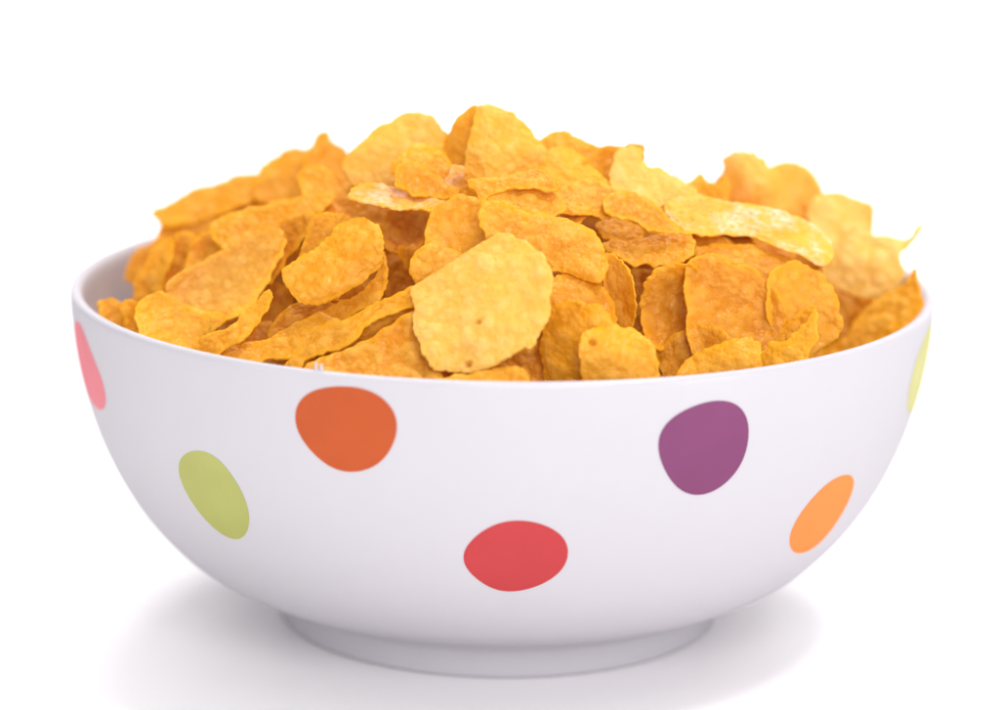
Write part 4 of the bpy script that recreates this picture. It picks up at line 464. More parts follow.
[0.14,[-2.931,2.514,5.135],[-0.262,0.92,0.29],[-0.964,-0.237,-0.118],[-0.04,-0.311,0.95],[-0.08,-0.69],[0.964,0.0,0.921,0.432,0.534,0.653,0.154,0.66,-0.152,0.65,-0.563,0.688,-0.969,0.455,-1.068,0.0,-0.767,-0.36,-0.512,-0.626,-0.178,-0.759,0.195,-0.833,0.514,-0.628,0.811,-0.381]],
[0.25,[4.486,2.318,5.22],[0.947,0.15,-0.283],[-0.025,0.914,0.404],[0.319,-0.376,0.87],[-0.62,-0.41],[1.073,0.0,0.751,0.295,0.497,0.508,0.194,0.694,-0.198,0.707,-0.598,0.612,-0.911,0.358,-1.014,0.0,-0.904,-0.355,-0.559,-0.571,-0.171,-0.612,0.161,-0.576,0.605,-0.619,1.009,-0.396]],
[0.1,[-1.2,1.973,7.241],[0.934,-0.005,-0.358],[-0.049,0.988,-0.143],[0.355,0.151,0.923],[-0.97,1.09],[0.804,0.0,0.77,0.284,0.521,0.5,0.23,0.771,-0.233,0.78,-0.563,0.541,-0.667,0.246,-0.699,0.0,-0.767,-0.283,-0.641,-0.616,-0.219,-0.735,0.202,-0.678,0.498,-0.479,0.775,-0.286]],
[0.33,[3.289,2.82,5.883],[0.489,-0.842,0.23],[0.699,0.22,-0.681],[0.522,0.493,0.695],[-0.99,-1.1],[0.925,0.0,0.92,0.423,0.618,0.74,0.209,0.875,-0.167,0.7,-0.466,0.558,-0.885,0.407,-1.094,0.0,-0.946,-0.435,-0.576,-0.69,-0.177,-0.739,0.171,-0.714,0.568,-0.68,0.847,-0.39]],
[0.16,[-3.733,-1.211,4.886],[0.092,-0.989,-0.117],[0.99,0.078,0.12],[-0.109,-0.127,0.986],[-1.32,-0.21],[1.001,0.0,0.917,0.428,0.655,0.796,0.234,0.996,-0.244,1.035,-0.582,0.707,-0.631,0.294,-0.791,0.0,-0.965,-0.45,-0.743,-0.903,-0.247,-1.047,0.211,-0.894,0.528,-0.642,0.815,-0.38]],
[0.09,[4.828,3.301,5.47],[0.049,0.533,-0.845],[-0.617,0.681,0.393],[0.785,0.502,0.362],[0.32,2.26],[0.96,0.0,0.921,0.366,0.651,0.674,0.241,0.87,-0.184,0.664,-0.51,0.528,-0.792,0.315,-1.049,0.0,-1.006,-0.4,-0.658,-0.68,-0.197,-0.712,0.19,-0.688,0.55,-0.569,0.855,-0.34]],
[0.25,[-1.207,1.455,6.277],[-0.952,0.154,-0.265],[-0.094,-0.97,-0.225],[-0.291,-0.189,0.938],[-1.48,-0.65],[1.25,0.0,0.975,0.362,0.616,0.595,0.214,0.721,-0.248,0.838,-0.833,0.804,-1.147,0.425,-0.966,0.0,-0.779,-0.289,-0.629,-0.608,-0.26,-0.877,0.272,-0.918,0.738,-0.713,1.05,-0.389]],
[0.23,[-1.652,5.441,4.649],[-0.786,-0.51,-0.349],[0.164,-0.716,0.678],[-0.596,0.476,0.647],[-0.87,-1.49],[0.838,0.0,0.61,0.28,0.436,0.521,0.212,0.887,-0.236,0.988,-0.572,0.684,-0.721,0.331,-0.781,0.0,-0.708,-0.325,-0.549,-0.657,-0.186,-0.777,0.202,-0.842,0.613,-0.732,0.885,-0.406]],
[0.32,[3.093,-4.027,4.771],[-0.416,0.909,-0.017],[-0.908,-0.417,-0.042],[-0.046,-0.002,0.999],[-1.58,1.09],[0.878,0.0,0.859,0.331,0.708,0.71,0.272,0.953,-0.239,0.838,-0.549,0.55,-0.722,0.278,-0.885,0.0,-0.971,-0.374,-0.675,-0.677,-0.236,-0.826,0.236,-0.826,0.696,-0.698,0.876,-0.337]],
[0.09,[-4.69,-1.041,5.199],[0.885,-0.123,0.449],[0.361,0.791,-0.494],[-0.294,0.6,0.744],[1.33,1.68],[1.077,0.0,0.891,0.38,0.685,0.76,0.282,1.094,-0.298,1.158,-0.749,0.831,-0.868,0.37,-0.881,0.0,-0.994,-0.424,-0.794,-0.881,-0.274,-1.062,0.275,-1.066,0.696,-0.773,0.927,-0.395]],
[0.07,[-2.21,2.204,6.874],[0.589,-0.796,-0.139],[0.806,0.591,0.032],[0.056,-0.131,0.99],[2.43,2.81],[1.04,0.0,0.838,0.329,0.487,0.498,0.145,0.518,-0.16,0.573,-0.607,0.62,-0.927,0.364,-0.899,0.0,-0.713,-0.28,-0.466,-0.476,-0.178,-0.634,0.188,-0.671,0.503,-0.514,0.842,-0.331]],
[0.03,[0.919,-5.613,4.616],[0.845,-0.532,0.048],[0.449,0.757,0.475],[-0.289,-0.38,0.879],[0.59,2.66],[0.876,0.0,0.976,0.38,0.677,0.687,0.202,0.715,-0.161,0.573,-0.494,0.501,-0.888,0.346,-1.016,0.0,-0.907,-0.354,-0.579,-0.588,-0.197,-0.698,0.189,-0.671,0.525,-0.533,0.685,-0.267]],
[0.16,[-5.053,1.858,4.536],[-0.849,0.149,-0.508],[-0.283,-0.939,0.197],[-0.447,0.311,0.839],[2.3,0.1],[1.107,0.0,0.747,0.288,0.588,0.59,0.248,0.87,-0.288,1.01,-0.727,0.73,-1.038,0.4,-1.121,0.0,-1.041,-0.402,-0.643,-0.646,-0.22,-0.771,0.256,-0.899,0.808,-0.811,1.158,-0.447]],
[0.27,[-1.761,4.846,5.794],[-0.662,-0.226,-0.715],[-0.253,-0.83,0.497],[-0.706,0.509,0.493],[-0.56,1.18],[0.819,0.0,0.858,0.314,0.666,0.635,0.208,0.693,-0.21,0.699,-0.556,0.531,-0.775,0.284,-0.829,0.0,-0.817,-0.299,-0.648,-0.618,-0.256,-0.852,0.229,-0.763,0.505,-0.482,0.681,-0.249]],
[0.11,[0.889,2.743,6.39],[0.941,-0.275,-0.198],[0.25,0.958,-0.139],[0.228,0.081,0.97],[0.13,-0.34],[1.023,0.0,0.888,0.361,0.581,0.615,0.193,0.714,-0.192,0.709,-0.512,0.542,-0.692,0.281,-0.861,0.0,-0.956,-0.389,-0.659,-0.697,-0.196,-0.723,0.157,-0.581,0.475,-0.502,0.837,-0.34]],
[0.25,[2.62,3.872,5.914],[0.993,-0.117,0.017],[0.114,0.912,-0.394],[0.03,0.393,0.919],[0.13,1.25],[0.866,0.0,0.675,0.247,0.426,0.406,0.181,0.603,-0.212,0.706,-0.614,0.585,-0.82,0.3,-0.823,0.0,-0.706,-0.259,-0.485,-0.462,-0.17,-0.567,0.182,-0.604,0.626,-0.596,0.882,-0.323]],
[0.2,[0.988,1.226,7.049],[-0.494,0.865,0.089],[-0.779,-0.486,0.396],[0.386,0.126,0.914],[2.44,1.83],[0.907,0.0,0.907,0.339,0.735,0.715,0.272,0.925,-0.278,0.944,-0.793,0.77,-1.096,0.409,-1.198,0.0,-0.918,-0.343,-0.562,-0.546,-0.261,-0.885,0.316,-1.074,0.9,-0.875,1.021,-0.381]],
[0.34,[0.874,5.445,4.252],[-0.947,-0.319,0.026],[0.275,-0.77,0.576],[-0.164,0.553,0.817],[2.41,2.84],[0.963,0.0,0.731,0.282,0.569,0.571,0.254,0.891,-0.29,1.018,-0.737,0.74,-0.925,0.356,-0.917,0.0,-0.99,-0.381,-0.619,-0.621,-0.23,-0.807,0.256,-0.897,0.743,-0.746,1.058,-0.408]],
[0.2,[3.577,0.649,6.467],[-0.231,0.967,0.105],[-0.818,-0.252,0.517],[0.526,0.034,0.85],[0.56,0.04],[1.021,0.0,0.947,0.359,0.644,0.636,0.238,0.823,-0.2,0.69,-0.517,0.511,-0.717,0.272,-1.084,0.0,-1.112,-0.422,-0.721,-0.712,-0.196,-0.676,0.184,-0.636,0.608,-0.601,0.863,-0.327]],
[0.26,[-3.441,1.457,5.192],[-0.398,0.35,-0.848],[-0.017,-0.927,-0.375],[-0.917,-0.135,0.375],[-0.06,2.98],[0.818,0.0,0.732,0.292,0.545,0.566,0.191,0.693,-0.199,0.722,-0.651,0.677,-0.933,0.372,-0.899,0.0,-0.709,-0.283,-0.455,-0.473,-0.188,-0.684,0.239,-0.867,0.659,-0.685,0.882,-0.352]],
[0.26,[-2.017,-4.137,4.786],[0.578,0.647,0.497],[-0.732,0.68,-0.034],[-0.36,-0.345,0.867],[-0.69,-1.77],[0.734,0.0,0.742,0.338,0.601,0.713,0.217,0.897,-0.217,0.898,-0.587,0.696,-0.847,0.386,-0.872,0.0,-0.722,-0.329,-0.515,-0.611,-0.222,-0.921,0.248,-1.026,0.631,-0.748,0.722,-0.329]],
[0.35,[-3.296,3.927,5.95],[0.183,0.199,-0.963],[-0.358,-0.898,-0.254],[-0.915,0.392,-0.093],[1.93,0.13],[0.933,0.0,0.778,0.372,0.514,0.64,0.231,1.005,-0.278,1.21,-0.74,0.921,-0.829,0.397,-0.878,0.0,-0.804,-0.384,-0.625,-0.779,-0.228,-0.991,0.238,-1.036,0.666,-0.829,0.962,-0.46]],
[0.31,[-2.175,-0.939,5.838],[0.771,0.535,0.346],[-0.608,0.78,0.15],[-0.189,-0.326,0.926],[-1.13,2.13],[1.075,0.0,1.028,0.387,0.662,0.649,0.202,0.693,-0.211,0.724,-0.58,0.569,-0.882,0.332,-0.963,0.0,-0.896,-0.337,-0.705,-0.691,-0.251,-0.861,0.196,-0.67,0.451,-0.443,0.774,-0.292]],
[0.0,[-5.015,-2.599,4.832],[-0.355,0.345,-0.869],[0.37,-0.802,-0.469],[-0.858,-0.488,0.157],[-0.38,-1.34],[0.972,0.0,0.767,0.324,0.519,0.57,0.258,0.992,-0.279,1.073,-0.7,0.769,-0.892,0.376,-0.817,0.0,-0.9,-0.38,-0.588,-0.646,-0.243,-0.932,0.266,-1.021,0.736,-0.808,1.045,-0.441]],
[0.31,[-1.426,0.956,6.899],[-0.76,-0.536,-0.367],[0.22,-0.744,0.631],[-0.611,0.399,0.684],[2.3,-1.11],[0.989,0.0,0.836,0.348,0.552,0.598,0.213,0.807,-0.187,0.706,-0.567,0.614,-0.934,0.389,-1.135,0.0,-1.001,-0.417,-0.521,-0.564,-0.159,-0.601,0.194,-0.735,0.654,-0.709,0.988,-0.411]],
[0.16,[3.179,-0.197,6.838],[-0.737,0.666,0.118],[-0.607,-0.729,0.318],[0.298,0.162,0.941],[-1.79,-1.79],[1.034,0.0,0.914,0.353,0.592,0.595,0.202,0.709,-0.181,0.634,-0.497,0.499,-0.961,0.371,-1.125,0.0,-0.967,-0.373,-0.553,-0.556,-0.168,-0.591,0.193,-0.679,0.639,-0.643,0.909,-0.351]],
[0.2,[2.832,-0.745,6.025],[0.247,-0.962,0.116],[0.912,0.19,-0.364],[0.328,0.196,0.924],[-0.27,0.21],[0.809,0.0,0.805,0.329,0.567,0.603,0.2,0.744,-0.206,0.767,-0.63,0.67,-0.83,0.339,-0.712,0.0,-0.605,-0.247,-0.533,-0.566,-0.221,-0.82,0.226,-0.839,0.561,-0.596,0.683,-0.279]],
[0.08,[3.463,4.434,5.67],[0.959,0.08,0.271],[0.096,0.81,-0.579],[-0.266,0.581,0.769],[2.16,2.54],[0.884,0.0,0.818,0.358,0.586,0.667,0.236,0.938,-0.226,0.899,-0.587,0.669,-0.645,0.282,-0.754,0.0,-0.837,-0.366,-0.702,-0.8,-0.238,-0.945,0.199,-0.792,0.511,-0.582,0.758,-0.332]],
[0.04,[-3.781,-3.67,4.572],[-0.81,0.254,-0.528],[-0.204,-0.967,-0.152],[-0.549,-0.015,0.836],[1.25,-1.57],[1.188,0.0,0.84,0.347,0.624,0.671,0.283,1.062,-0.309,1.159,-0.871,0.936,-1.059,0.437,-1.138,0.0,-0.992,-0.409,-0.72,-0.773,-0.236,-0.886,0.256,-0.96,0.833,-0.895,1.244,-0.513]],
[0.05,[-3.825,2.666,5.994],[-0.878,0.463,-0.121],[-0.474,-0.807,0.353],[0.066,0.368,0.928],[-0.01,1.4],[1.02,0.0,0.877,0.357,0.821,0.871,0.326,1.207,-0.322,1.193,-0.706,0.748,-0.916,0.373,-1.077,0.0,-1.062,-0.432,-0.745,-0.79,-0.275,-1.02,0.29,-1.073,0.803,-0.851,1.02,-0.415]],
[0.14,[-2.088,4.376,4.698],[0.931,-0.193,0.308],[0.268,0.937,-0.223],[-0.246,0.29,0.925],[-0.57,0.07],[1.076,0.0,1.007,0.367,0.631,0.599,0.175,0.58,-0.173,0.573,-0.593,0.563,-0.921,0.336,-1.054,0.0,-0.886,-0.323,-0.627,-0.596,-0.213,-0.708,0.185,-0.612,0.478,-0.454,0.847,-0.309]],
[0.34,[-0.354,-4.17,6.209],[-0.797,0.425,0.429],[-0.603,-0.568,-0.56],[0.006,-0.705,0.709],[1.07,-0.58],[0.786,0.0,0.625,0.252,0.516,0.541,0.235,0.861,-0.245,0.897,-0.574,0.602,-0.713,0.287,-0.74,0.0,-0.768,-0.309,-0.57,-0.597,-0.192,-0.705,0.208,-0.761,0.626,-0.656,0.869,-0.35]],
[0.07,[-2.349,2.971,6.033],[-0.285,-0.948,0.145],[0.908,-0.218,0.359],[-0.309,0.234,0.922],[-0.83,1.25],[1.02,0.0,0.883,0.379,0.663,0.741,0.238,0.932,-0.237,0.927,-0.777,0.87,-1.21,0.52,-1.116,0.0,-0.784,-0.337,-0.556,-0.622,-0.231,-0.905,0.304,-1.186,0.784,-0.877,1.024,-0.44]],
[0.31,[3.69,3.734,4.7],[-0.211,-0.727,0.653],[0.906,-0.396,-0.148],[0.367,0.56,0.743],[-1.2,1.84],[1.174,0.0,0.961,0.359,0.521,0.508,0.187,0.635,-0.218,0.74,-0.735,0.716,-1.08,0.404,-1.009,0.0,-0.821,-0.307,-0.577,-0.562,-0.218,-0.743,0.21,-0.716,0.649,-0.631,1.022,-0.382]],
[0.31,[5.303,1.364,4.624],[0.787,0.208,-0.581],[-0.327,0.939,-0.106],[0.524,0.274,0.807],[1.95,2.81],[0.986,0.0,0.817,0.31,0.718,0.71,0.284,0.982,-0.294,1.015,-0.813,0.805,-1.17,0.444,-1.185,0.0,-0.987,-0.375,-0.656,-0.648,-0.251,-0.868,0.287,-0.99,0.89,-0.881,1.145,-0.435]],
[0.23,[-1.742,3.338,6.941],[-0.233,-0.96,-0.156],[0.893,-0.275,0.358],[-0.386,-0.056,0.921],[0.55,-0.98],[1.065,0.0,0.819,0.332,0.45,0.476,0.152,0.561,-0.175,0.647,-0.547,0.579,-0.853,0.346,-0.881,0.0,-0.825,-0.335,-0.545,-0.576,-0.176,-0.651,0.144,-0.532,0.518,-0.547,0.905,-0.368]],
[0.22,[1.49,5.688,5.4],[-0.411,-0.215,0.886],[0.906,-0.206,0.37],[0.103,0.955,0.28],[2.11,0.92],[0.704,0.0,0.82,0.351,0.736,0.822,0.269,1.05,-0.215,0.838,-0.461,0.514,-0.754,0.323,-0.962,0.0,-0.926,-0.397,-0.638,-0.712,-0.231,-0.899,0.236,-0.919,0.655,-0.73,0.686,-0.294]],
[0.09,[-5.003,2.582,5.068],[-0.659,-0.751,-0.039],[0.571,-0.534,0.623],[-0.489,0.389,0.781],[-1.16,0.13],[1.009,0.0,0.988,0.408,0.707,0.761,0.248,0.934,-0.263,0.987,-0.743,0.799,-0.963,0.398,-0.86,0.0,-0.864,-0.357,-0.682,-0.734,-0.301,-1.131,0.275,-1.036,0.649,-0.698,0.85,-0.351]],
[0.16,[-2.942,3.767,5.23],[0.45,-0.877,0.17],[0.838,0.481,0.259],[-0.309,0.026,0.951],[1.91,1.57],[1.315,0.0,1.094,0.465,0.728,0.806,0.215,0.831,-0.213,0.824,-0.726,0.804,-1.334,0.567,-1.416,0.0,-1.04,-0.442,-0.576,-0.637,-0.214,-0.826,0.292,-1.127,0.838,-0.927,1.122,-0.477]],
[0.18,[3.446,1.145,5.802],[0.337,0.342,-0.877],[-0.68,0.733,0.024],[0.651,0.589,0.48],[1.8,1.25],[1.039,0.0,1.05,0.462,0.784,0.898,0.294,1.178,-0.266,1.066,-0.793,0.909,-1.09,0.48,-1.051,0.0,-0.932,-0.41,-0.665,-0.762,-0.305,-1.22,0.33,-1.32,0.771,-0.884,0.9,-0.396]],
[0.29,[-3.079,-0.631,5.356],[0.807,0.319,0.498],[-0.349,0.936,-0.033],[-0.477,-0.147,0.867],[1.37,2.54],[1.298,0.0,0.956,0.372,0.659,0.668,0.255,0.902,-0.253,0.896,-0.695,0.703,-1.119,0.435,-1.287,0.0,-1.14,-0.443,-0.649,-0.657,-0.202,-0.713,0.237,-0.837,0.867,-0.878,1.349,-0.525]],
[0.27,[1.746,-5.402,4.18],[-0.764,-0.285,0.579],[-0.414,-0.472,-0.778],[0.495,-0.834,0.243],[-0.64,2.31],[0.728,0.0,0.701,0.314,0.586,0.684,0.223,0.909,-0.212,0.865,-0.469,0.548,-0.566,0.254,-0.818,0.0,-0.851,-0.381,-0.601,-0.701,-0.193,-0.787,0.198,-0.806,0.564,-0.658,0.762,-0.342]],
[0.22,[-5.44,1.134,3.851],[0.676,0.122,-0.727],[-0.682,-0.271,-0.68],[-0.279,0.955,-0.1],[0.27,0.19],[0.86,0.0,0.954,0.453,0.725,0.896,0.24,1.036,-0.199,0.86,-0.593,0.733,-0.82,0.389,-0.893,0.0,-0.812,-0.385,-0.685,-0.846,-0.251,-1.082,0.245,-1.059,0.525,-0.648,0.651,-0.309]],
[0.03,[-1.235,-5.097,5.281],[-0.829,0.457,-0.323],[-0.087,-0.675,-0.733],[-0.553,-0.579,0.599],[-0.86,1.77],[1.079,0.0,0.93,0.39,0.686,0.749,0.226,0.861,-0.19,0.725,-0.527,0.576,-0.856,0.359,-1.176,0.0,-1.135,-0.476,-0.608,-0.664,-0.207,-0.788,0.184,-0.701,0.632,-0.69,0.958,-0.402]],
[0.01,[-0.943,-1.833,6.309],[0.955,-0.29,0.061],[-0.029,0.113,0.993],[-0.295,-0.95,0.099],[-0.3,2.9],[1.041,0.0,0.937,0.394,0.607,0.664,0.211,0.804,-0.218,0.834,-0.7,0.765,-1.1,0.462,-1.122,0.0,-0.808,-0.339,-0.466,-0.51,-0.191,-0.729,0.254,-0.969,0.741,-0.811,0.942,-0.396]],
[0.32,[-4.154,2.525,4.7],[-0.974,0.135,-0.18],[-0.184,-0.94,0.288],[-0.13,0.314,0.94],[-1.98,0.74],[1.141,0.0,1.035,0.462,0.808,0.939,0.262,1.064,-0.209,0.851,-0.541,0.629,-0.972,0.434,-1.283,0.0,-1.107,-0.494,-0.731,-0.85,-0.214,-0.868,0.215,-0.873,0.677,-0.787,0.897,-0.401]],
[0.24,[-0.797,5.53,4.285],[-0.595,-0.445,0.67],[0.804,-0.309,0.508],[-0.019,0.841,0.541],[0.46,1.48],[0.958,0.0,0.854,0.333,0.724,0.736,0.307,1.091,-0.279,0.992,-0.628,0.639,-0.833,0.325,-1.001,0.0,-1.035,-0.404,-0.722,-0.734,-0.276,-0.979,0.274,-0.974,0.776,-0.789,1.019,-0.398]],
[0.1,[3.308,4.74,4.492],[-0.557,-0.107,0.824],[-0.011,-0.991,-0.136],[0.831,-0.085,0.551],[2.92,0.16],[0.733,0.0,0.747,0.31,0.596,0.644,0.204,0.769,-0.205,0.772,-0.585,0.632,-0.816,0.339,-0.753,0.0,-0.679,-0.281,-0.528,-0.57,-0.227,-0.855,0.241,-0.911,0.577,-0.624,0.693,-0.287]],
[0.05,[-0.28,-2.954,6.237],[0.773,-0.503,0.386],[0.084,0.685,0.724],[-0.629,-0.527,0.572],[-1.82,1.09],[1.016,0.0,1.137,0.428,0.848,0.832,0.291,0.997,-0.224,0.768,-0.542,0.532,-0.874,0.329,-1.145,0.0,-1.184,-0.446,-0.782,-0.767,-0.255,-0.875,0.254,-0.869,0.643,-0.63,0.88,-0.331]],
[0.02,[-3.014,1.196,6.427],[-0.076,0.863,0.499],[-0.904,-0.271,0.331],[0.421,-0.427,0.801],[-1.31,1.03],[1.185,0.0,0.895,0.358,0.598,0.623,0.233,0.849,-0.238,0.866,-0.646,0.673,-0.983,0.393,-1.204,0.0,-1.038,-0.416,-0.602,-0.627,-0.187,-0.68,0.191,-0.696,0.703,-0.733,1.138,-0.456]],
[0.33,[1.398,3.988,5.319],[-0.658,-0.623,-0.423],[0.682,-0.256,-0.685],[0.318,-0.739,0.593],[2.05,-0.07],[1.266,0.0,1.196,0.474,0.747,0.771,0.196,0.708,-0.175,0.632,-0.666,0.687,-1.102,0.437,-1.148,0.0,-1.008,-0.399,-0.657,-0.678,-0.237,-0.855,0.231,-0.831,0.599,-0.618,0.89,-0.353]],
[0.13,[1.613,5.483,4.665],[-0.54,0.722,-0.434],[-0.835,-0.524,0.167],[-0.107,0.452,0.886],[-0.84,-0.3],[0.781,0.0,0.778,0.298,0.683,0.682,0.244,0.852,-0.219,0.763,-0.467,0.466,-0.676,0.259,-0.878,0.0,-0.88,-0.337,-0.64,-0.639,-0.195,-0.679,0.203,-0.708,0.565,-0.564,0.78,-0.299]],
[0.25,[1.57,-0.672,6.448],[-0.203,0.778,0.594],[-0.969,-0.245,-0.01],[0.138,-0.578,0.805],[0.3,-0.78],[1.06,0.0,0.958,0.347,0.519,0.49,0.167,0.553,-0.186,0.612,-0.526,0.496,-0.809,0.293,-0.891,0.0,-0.889,-0.322,-0.637,-0.601,-0.182,-0.6,0.152,-0.5,0.471,-0.445,0.846,-0.307]],
[0.33,[-0.363,2.447,6.746],[0.067,-0.993,0.094],[0.871,0.013,-0.491],[0.487,0.115,0.866],[2.53,-0.11],[1.105,0.0,1.089,0.458,0.71,0.777,0.241,0.923,-0.274,1.049,-0.855,0.936,-1.31,0.551,-1.134,0.0,-0.829,-0.349,-0.587,-0.643,-0.262,-1.0,0.313,-1.196,0.842,-0.922,1.022,-0.43]],
[0.28,[-4.34,-3.155,4.013],[-0.586,0.06,-0.808],[-0.396,-0.891,0.22],[-0.707,0.449,0.546],[1.33,-1.76],[0.863,0.0,0.924,0.363,0.675,0.691,0.214,0.764,-0.204,0.729,-0.557,0.57,-0.753,0.296,-0.848,0.0,-0.758,-0.298,-0.607,-0.621,-0.249,-0.89,0.221,-0.79,0.501,-0.513,0.631,-0.248]],
[0.31,[0.864,3.248,7.121],[-0.705,-0.706,0.068],[0.706,-0.708,-0.023],[0.065,0.032,0.997],[2.4,1.56],[0.741,0.0,0.877,0.359,0.596,0.635,0.204,0.759,-0.195,0.726,-0.565,0.602,-0.78,0.319,-0.751,0.0,-0.707,-0.289,-0.558,-0.595,-0.245,-0.911,0.23,-0.855,0.511,-0.545,0.683,-0.279]],
[0.02,[4.393,-3.535,4.234],[0.911,0.4,-0.102],[-0.274,0.771,0.575],[0.308,-0.496,0.812],[-0.02,-1.06],[0.819,0.0,0.862,0.357,0.711,0.767,0.239,0.903,-0.196,0.739,-0.461,0.498,-0.719,0.298,-0.998,0.0,-0.908,-0.376,-0.635,-0.685,-0.213,-0.801,0.194,-0.733,0.59,-0.636,0.677,-0.281]],
[0.33,[-0.39,4.58,6.595],[-0.907,0.399,-0.133],[-0.417,-0.896,0.153],[-0.058,0.194,0.979],[1.47,0.07],[1.019,0.0,1.021,0.383,0.747,0.73,0.266,0.907,-0.192,0.655,-0.525,0.512,-0.846,0.317,-1.15,0.0,-1.086,-0.407,-0.706,-0.689,-0.219,-0.747,0.213,-0.725,0.555,-0.542,0.875,-0.328]],
[0.07,[1.573,-4.847,4.859],[-0.02,0.781,0.624],[-0.888,-0.301,0.348],[0.46,-0.547,0.699],[1.07,-1.81],[1.132,0.0,0.932,0.39,0.496,0.541,0.19,0.725,-0.2,0.763,-0.577,0.63,-0.852,0.357,-1.021,0.0,-0.878,-0.368,-0.583,-0.636,-0.167,-0.638,0.172,-0.655,0.607,-0.662,1.049,-0.44]],
[0.0,[-1.894,-5.304,4.486],[0.943,0.039,0.331],[-0.234,0.783,0.576],[-0.237,-0.621,0.747],[0.53,-1.54],[0.953,0.0,0.767,0.362,0.573,0.705,0.197,0.848,-0.198,0.85,-0.627,0.771,-0.986,0.466,-1.119,0.0,-0.805,-0.381,-0.5,-0.615,-0.174,-0.747,0.228,-0.982,0.694,-0.854,0.967,-0.457]],
[0.17,[0.825,0.939,6.478],[0.729,0.512,-0.453],[-0.577,0.816,-0.006],[0.367,0.266,0.891],[2.54,0.72],[0.997,0.0,0.888,0.341,0.537,0.538,0.156,0.545,-0.165,0.578,-0.622,0.622,-1.001,0.385,-1.014,0.0,-0.771,-0.296,-0.517,-0.517,-0.183,-0.641,0.191,-0.668,0.561,-0.562,0.938,-0.36]],
[0.04,[1.919,2.228,5.897],[0.166,-0.194,-0.967],[0.844,0.535,0.037],[0.51,-0.822,0.252],[0.24,2.95],[0.831,0.0,0.834,0.312,0.632,0.616,0.219,0.744,-0.157,0.533,-0.449,0.437,-0.739,0.277,-0.968,0.0,-0.901,-0.337,-0.527,-0.514,-0.179,-0.608,0.167,-0.57,0.478,-0.465,0.766,-0.287]],
[0.35,[0.32,-0.548,6.751],[0.862,0.458,0.216],[-0.484,0.871,0.085],[-0.149,-0.178,0.973],[-0.29,-1.45],[1.138,0.0,0.706,0.29,0.5,0.535,0.197,0.736,-0.212,0.791,-0.605,0.647,-0.917,0.377,-1.047,0.0,-0.862,-0.354,-0.557,-0.596,-0.173,-0.648,0.186,-0.695,0.623,-0.667,1.065,-0.438]],
[0.28,[-1.177,0.177,6.471],[0.147,0.812,0.565],[-0.894,-0.135,0.426],[0.422,-0.568,0.707],[-1.8,-1.2],[0.799,0.0,0.95,0.439,0.75,0.902,0.251,1.054,-0.221,0.929,-0.545,0.656,-0.811,0.375,-0.905,0.0,-0.851,-0.393,-0.645,-0.776,-0.27,-1.137,0.274,-1.15,0.645,-0.775,0.687,-0.318]],
[0.16,[-3.612,-4.645,3.928],[-0.472,0.437,0.766],[-0.804,0.144,-0.577],[-0.362,-0.888,0.283],[0.34,0.1],[0.995,0.0,0.973,0.353,0.764,0.722,0.247,0.817,-0.195,0.645,-0.499,0.471,-0.771,0.28,-1.104,0.0,-1.112,-0.404,-0.667,-0.63,-0.219,-0.724,0.21,-0.692,0.604,-0.571,0.857,-0.311]],
[0.02,[0.497,-2.97,7.417],[-0.11,-0.953,-0.283],[0.994,-0.105,-0.035],[0.003,-0.285,0.958],[1.29,1.08],[0.798,0.0,0.855,0.328,0.691,0.689,0.229,0.796,-0.187,0.65,-0.446,0.445,-0.728,0.279,-0.998,0.0,-0.957,-0.367,-0.564,-0.563,-0.199,-0.694,0.203,-0.706,0.546,-0.545,0.704,-0.27]],
[0.08,[4.482,3.851,4.273],[-0.222,-0.119,0.968],[0.431,-0.902,-0.012],[0.875,0.414,0.251],[-0.98,-0.51],[0.917,0.0,1.069,0.468,0.818,0.934,0.26,1.039,-0.243,0.969,-0.578,0.659,-0.907,0.397,-1.044,0.0,-0.941,-0.412,-0.689,-0.786,-0.29,-1.155,0.279,-1.111,0.647,-0.739,0.786,-0.344]],
[0.0,[0.734,4.75,5.108],[0.877,0.249,-0.411],[-0.479,0.534,-0.697],[0.046,0.808,0.588],[1.53,0.25],[0.888,0.0,0.631,0.283,0.521,0.607,0.225,0.916,-0.252,1.025,-0.658,0.767,-0.707,0.317,-0.794,0.0,-0.776,-0.347,-0.556,-0.648,-0.193,-0.788,0.222,-0.903,0.644,-0.75,1.01,-0.452]],
[0.34,[4.102,-3.265,4.837],[0.569,-0.688,-0.451],[0.283,0.679,-0.677],[0.772,0.258,0.581],[1.35,-0.27],[1.317,0.0,1.158,0.477,0.773,0.828,0.285,1.067,-0.244,0.913,-0.679,0.727,-0.961,0.396,-1.189,0.0,-1.352,-0.556,-0.819,-0.878,-0.241,-0.903,0.209,-0.782,0.62,-0.664,1.128,-0.464]],
[0.1,[4.344,2.603,5.84],[-0.591,-0.744,-0.311],[0.646,-0.206,-0.735],[0.483,-0.635,0.603],[1.48,1.83],[1.313,0.0,1.121,0.494,0.674,0.773,0.182,0.73,-0.218,0.875,-0.79,0.906,-1.261,0.556,-1.288,0.0,-1.008,-0.444,-0.599,-0.687,-0.233,-0.933,0.238,-0.953,0.705,-0.809,1.095,-0.482]],
[0.2,[4.449,-1.848,4.903],[0.455,-0.078,-0.887],[0.164,0.986,-0.002],[0.875,-0.144,0.462],[-1.58,2.71],[1.066,0.0,1.175,0.426,0.788,0.744,0.246,0.811,-0.196,0.647,-0.569,0.538,-0.985,0.357,-1.223,0.0,-1.056,-0.383,-0.697,-0.659,-0.26,-0.858,0.22,-0.728,0.614,-0.58,0.845,-0.307]],
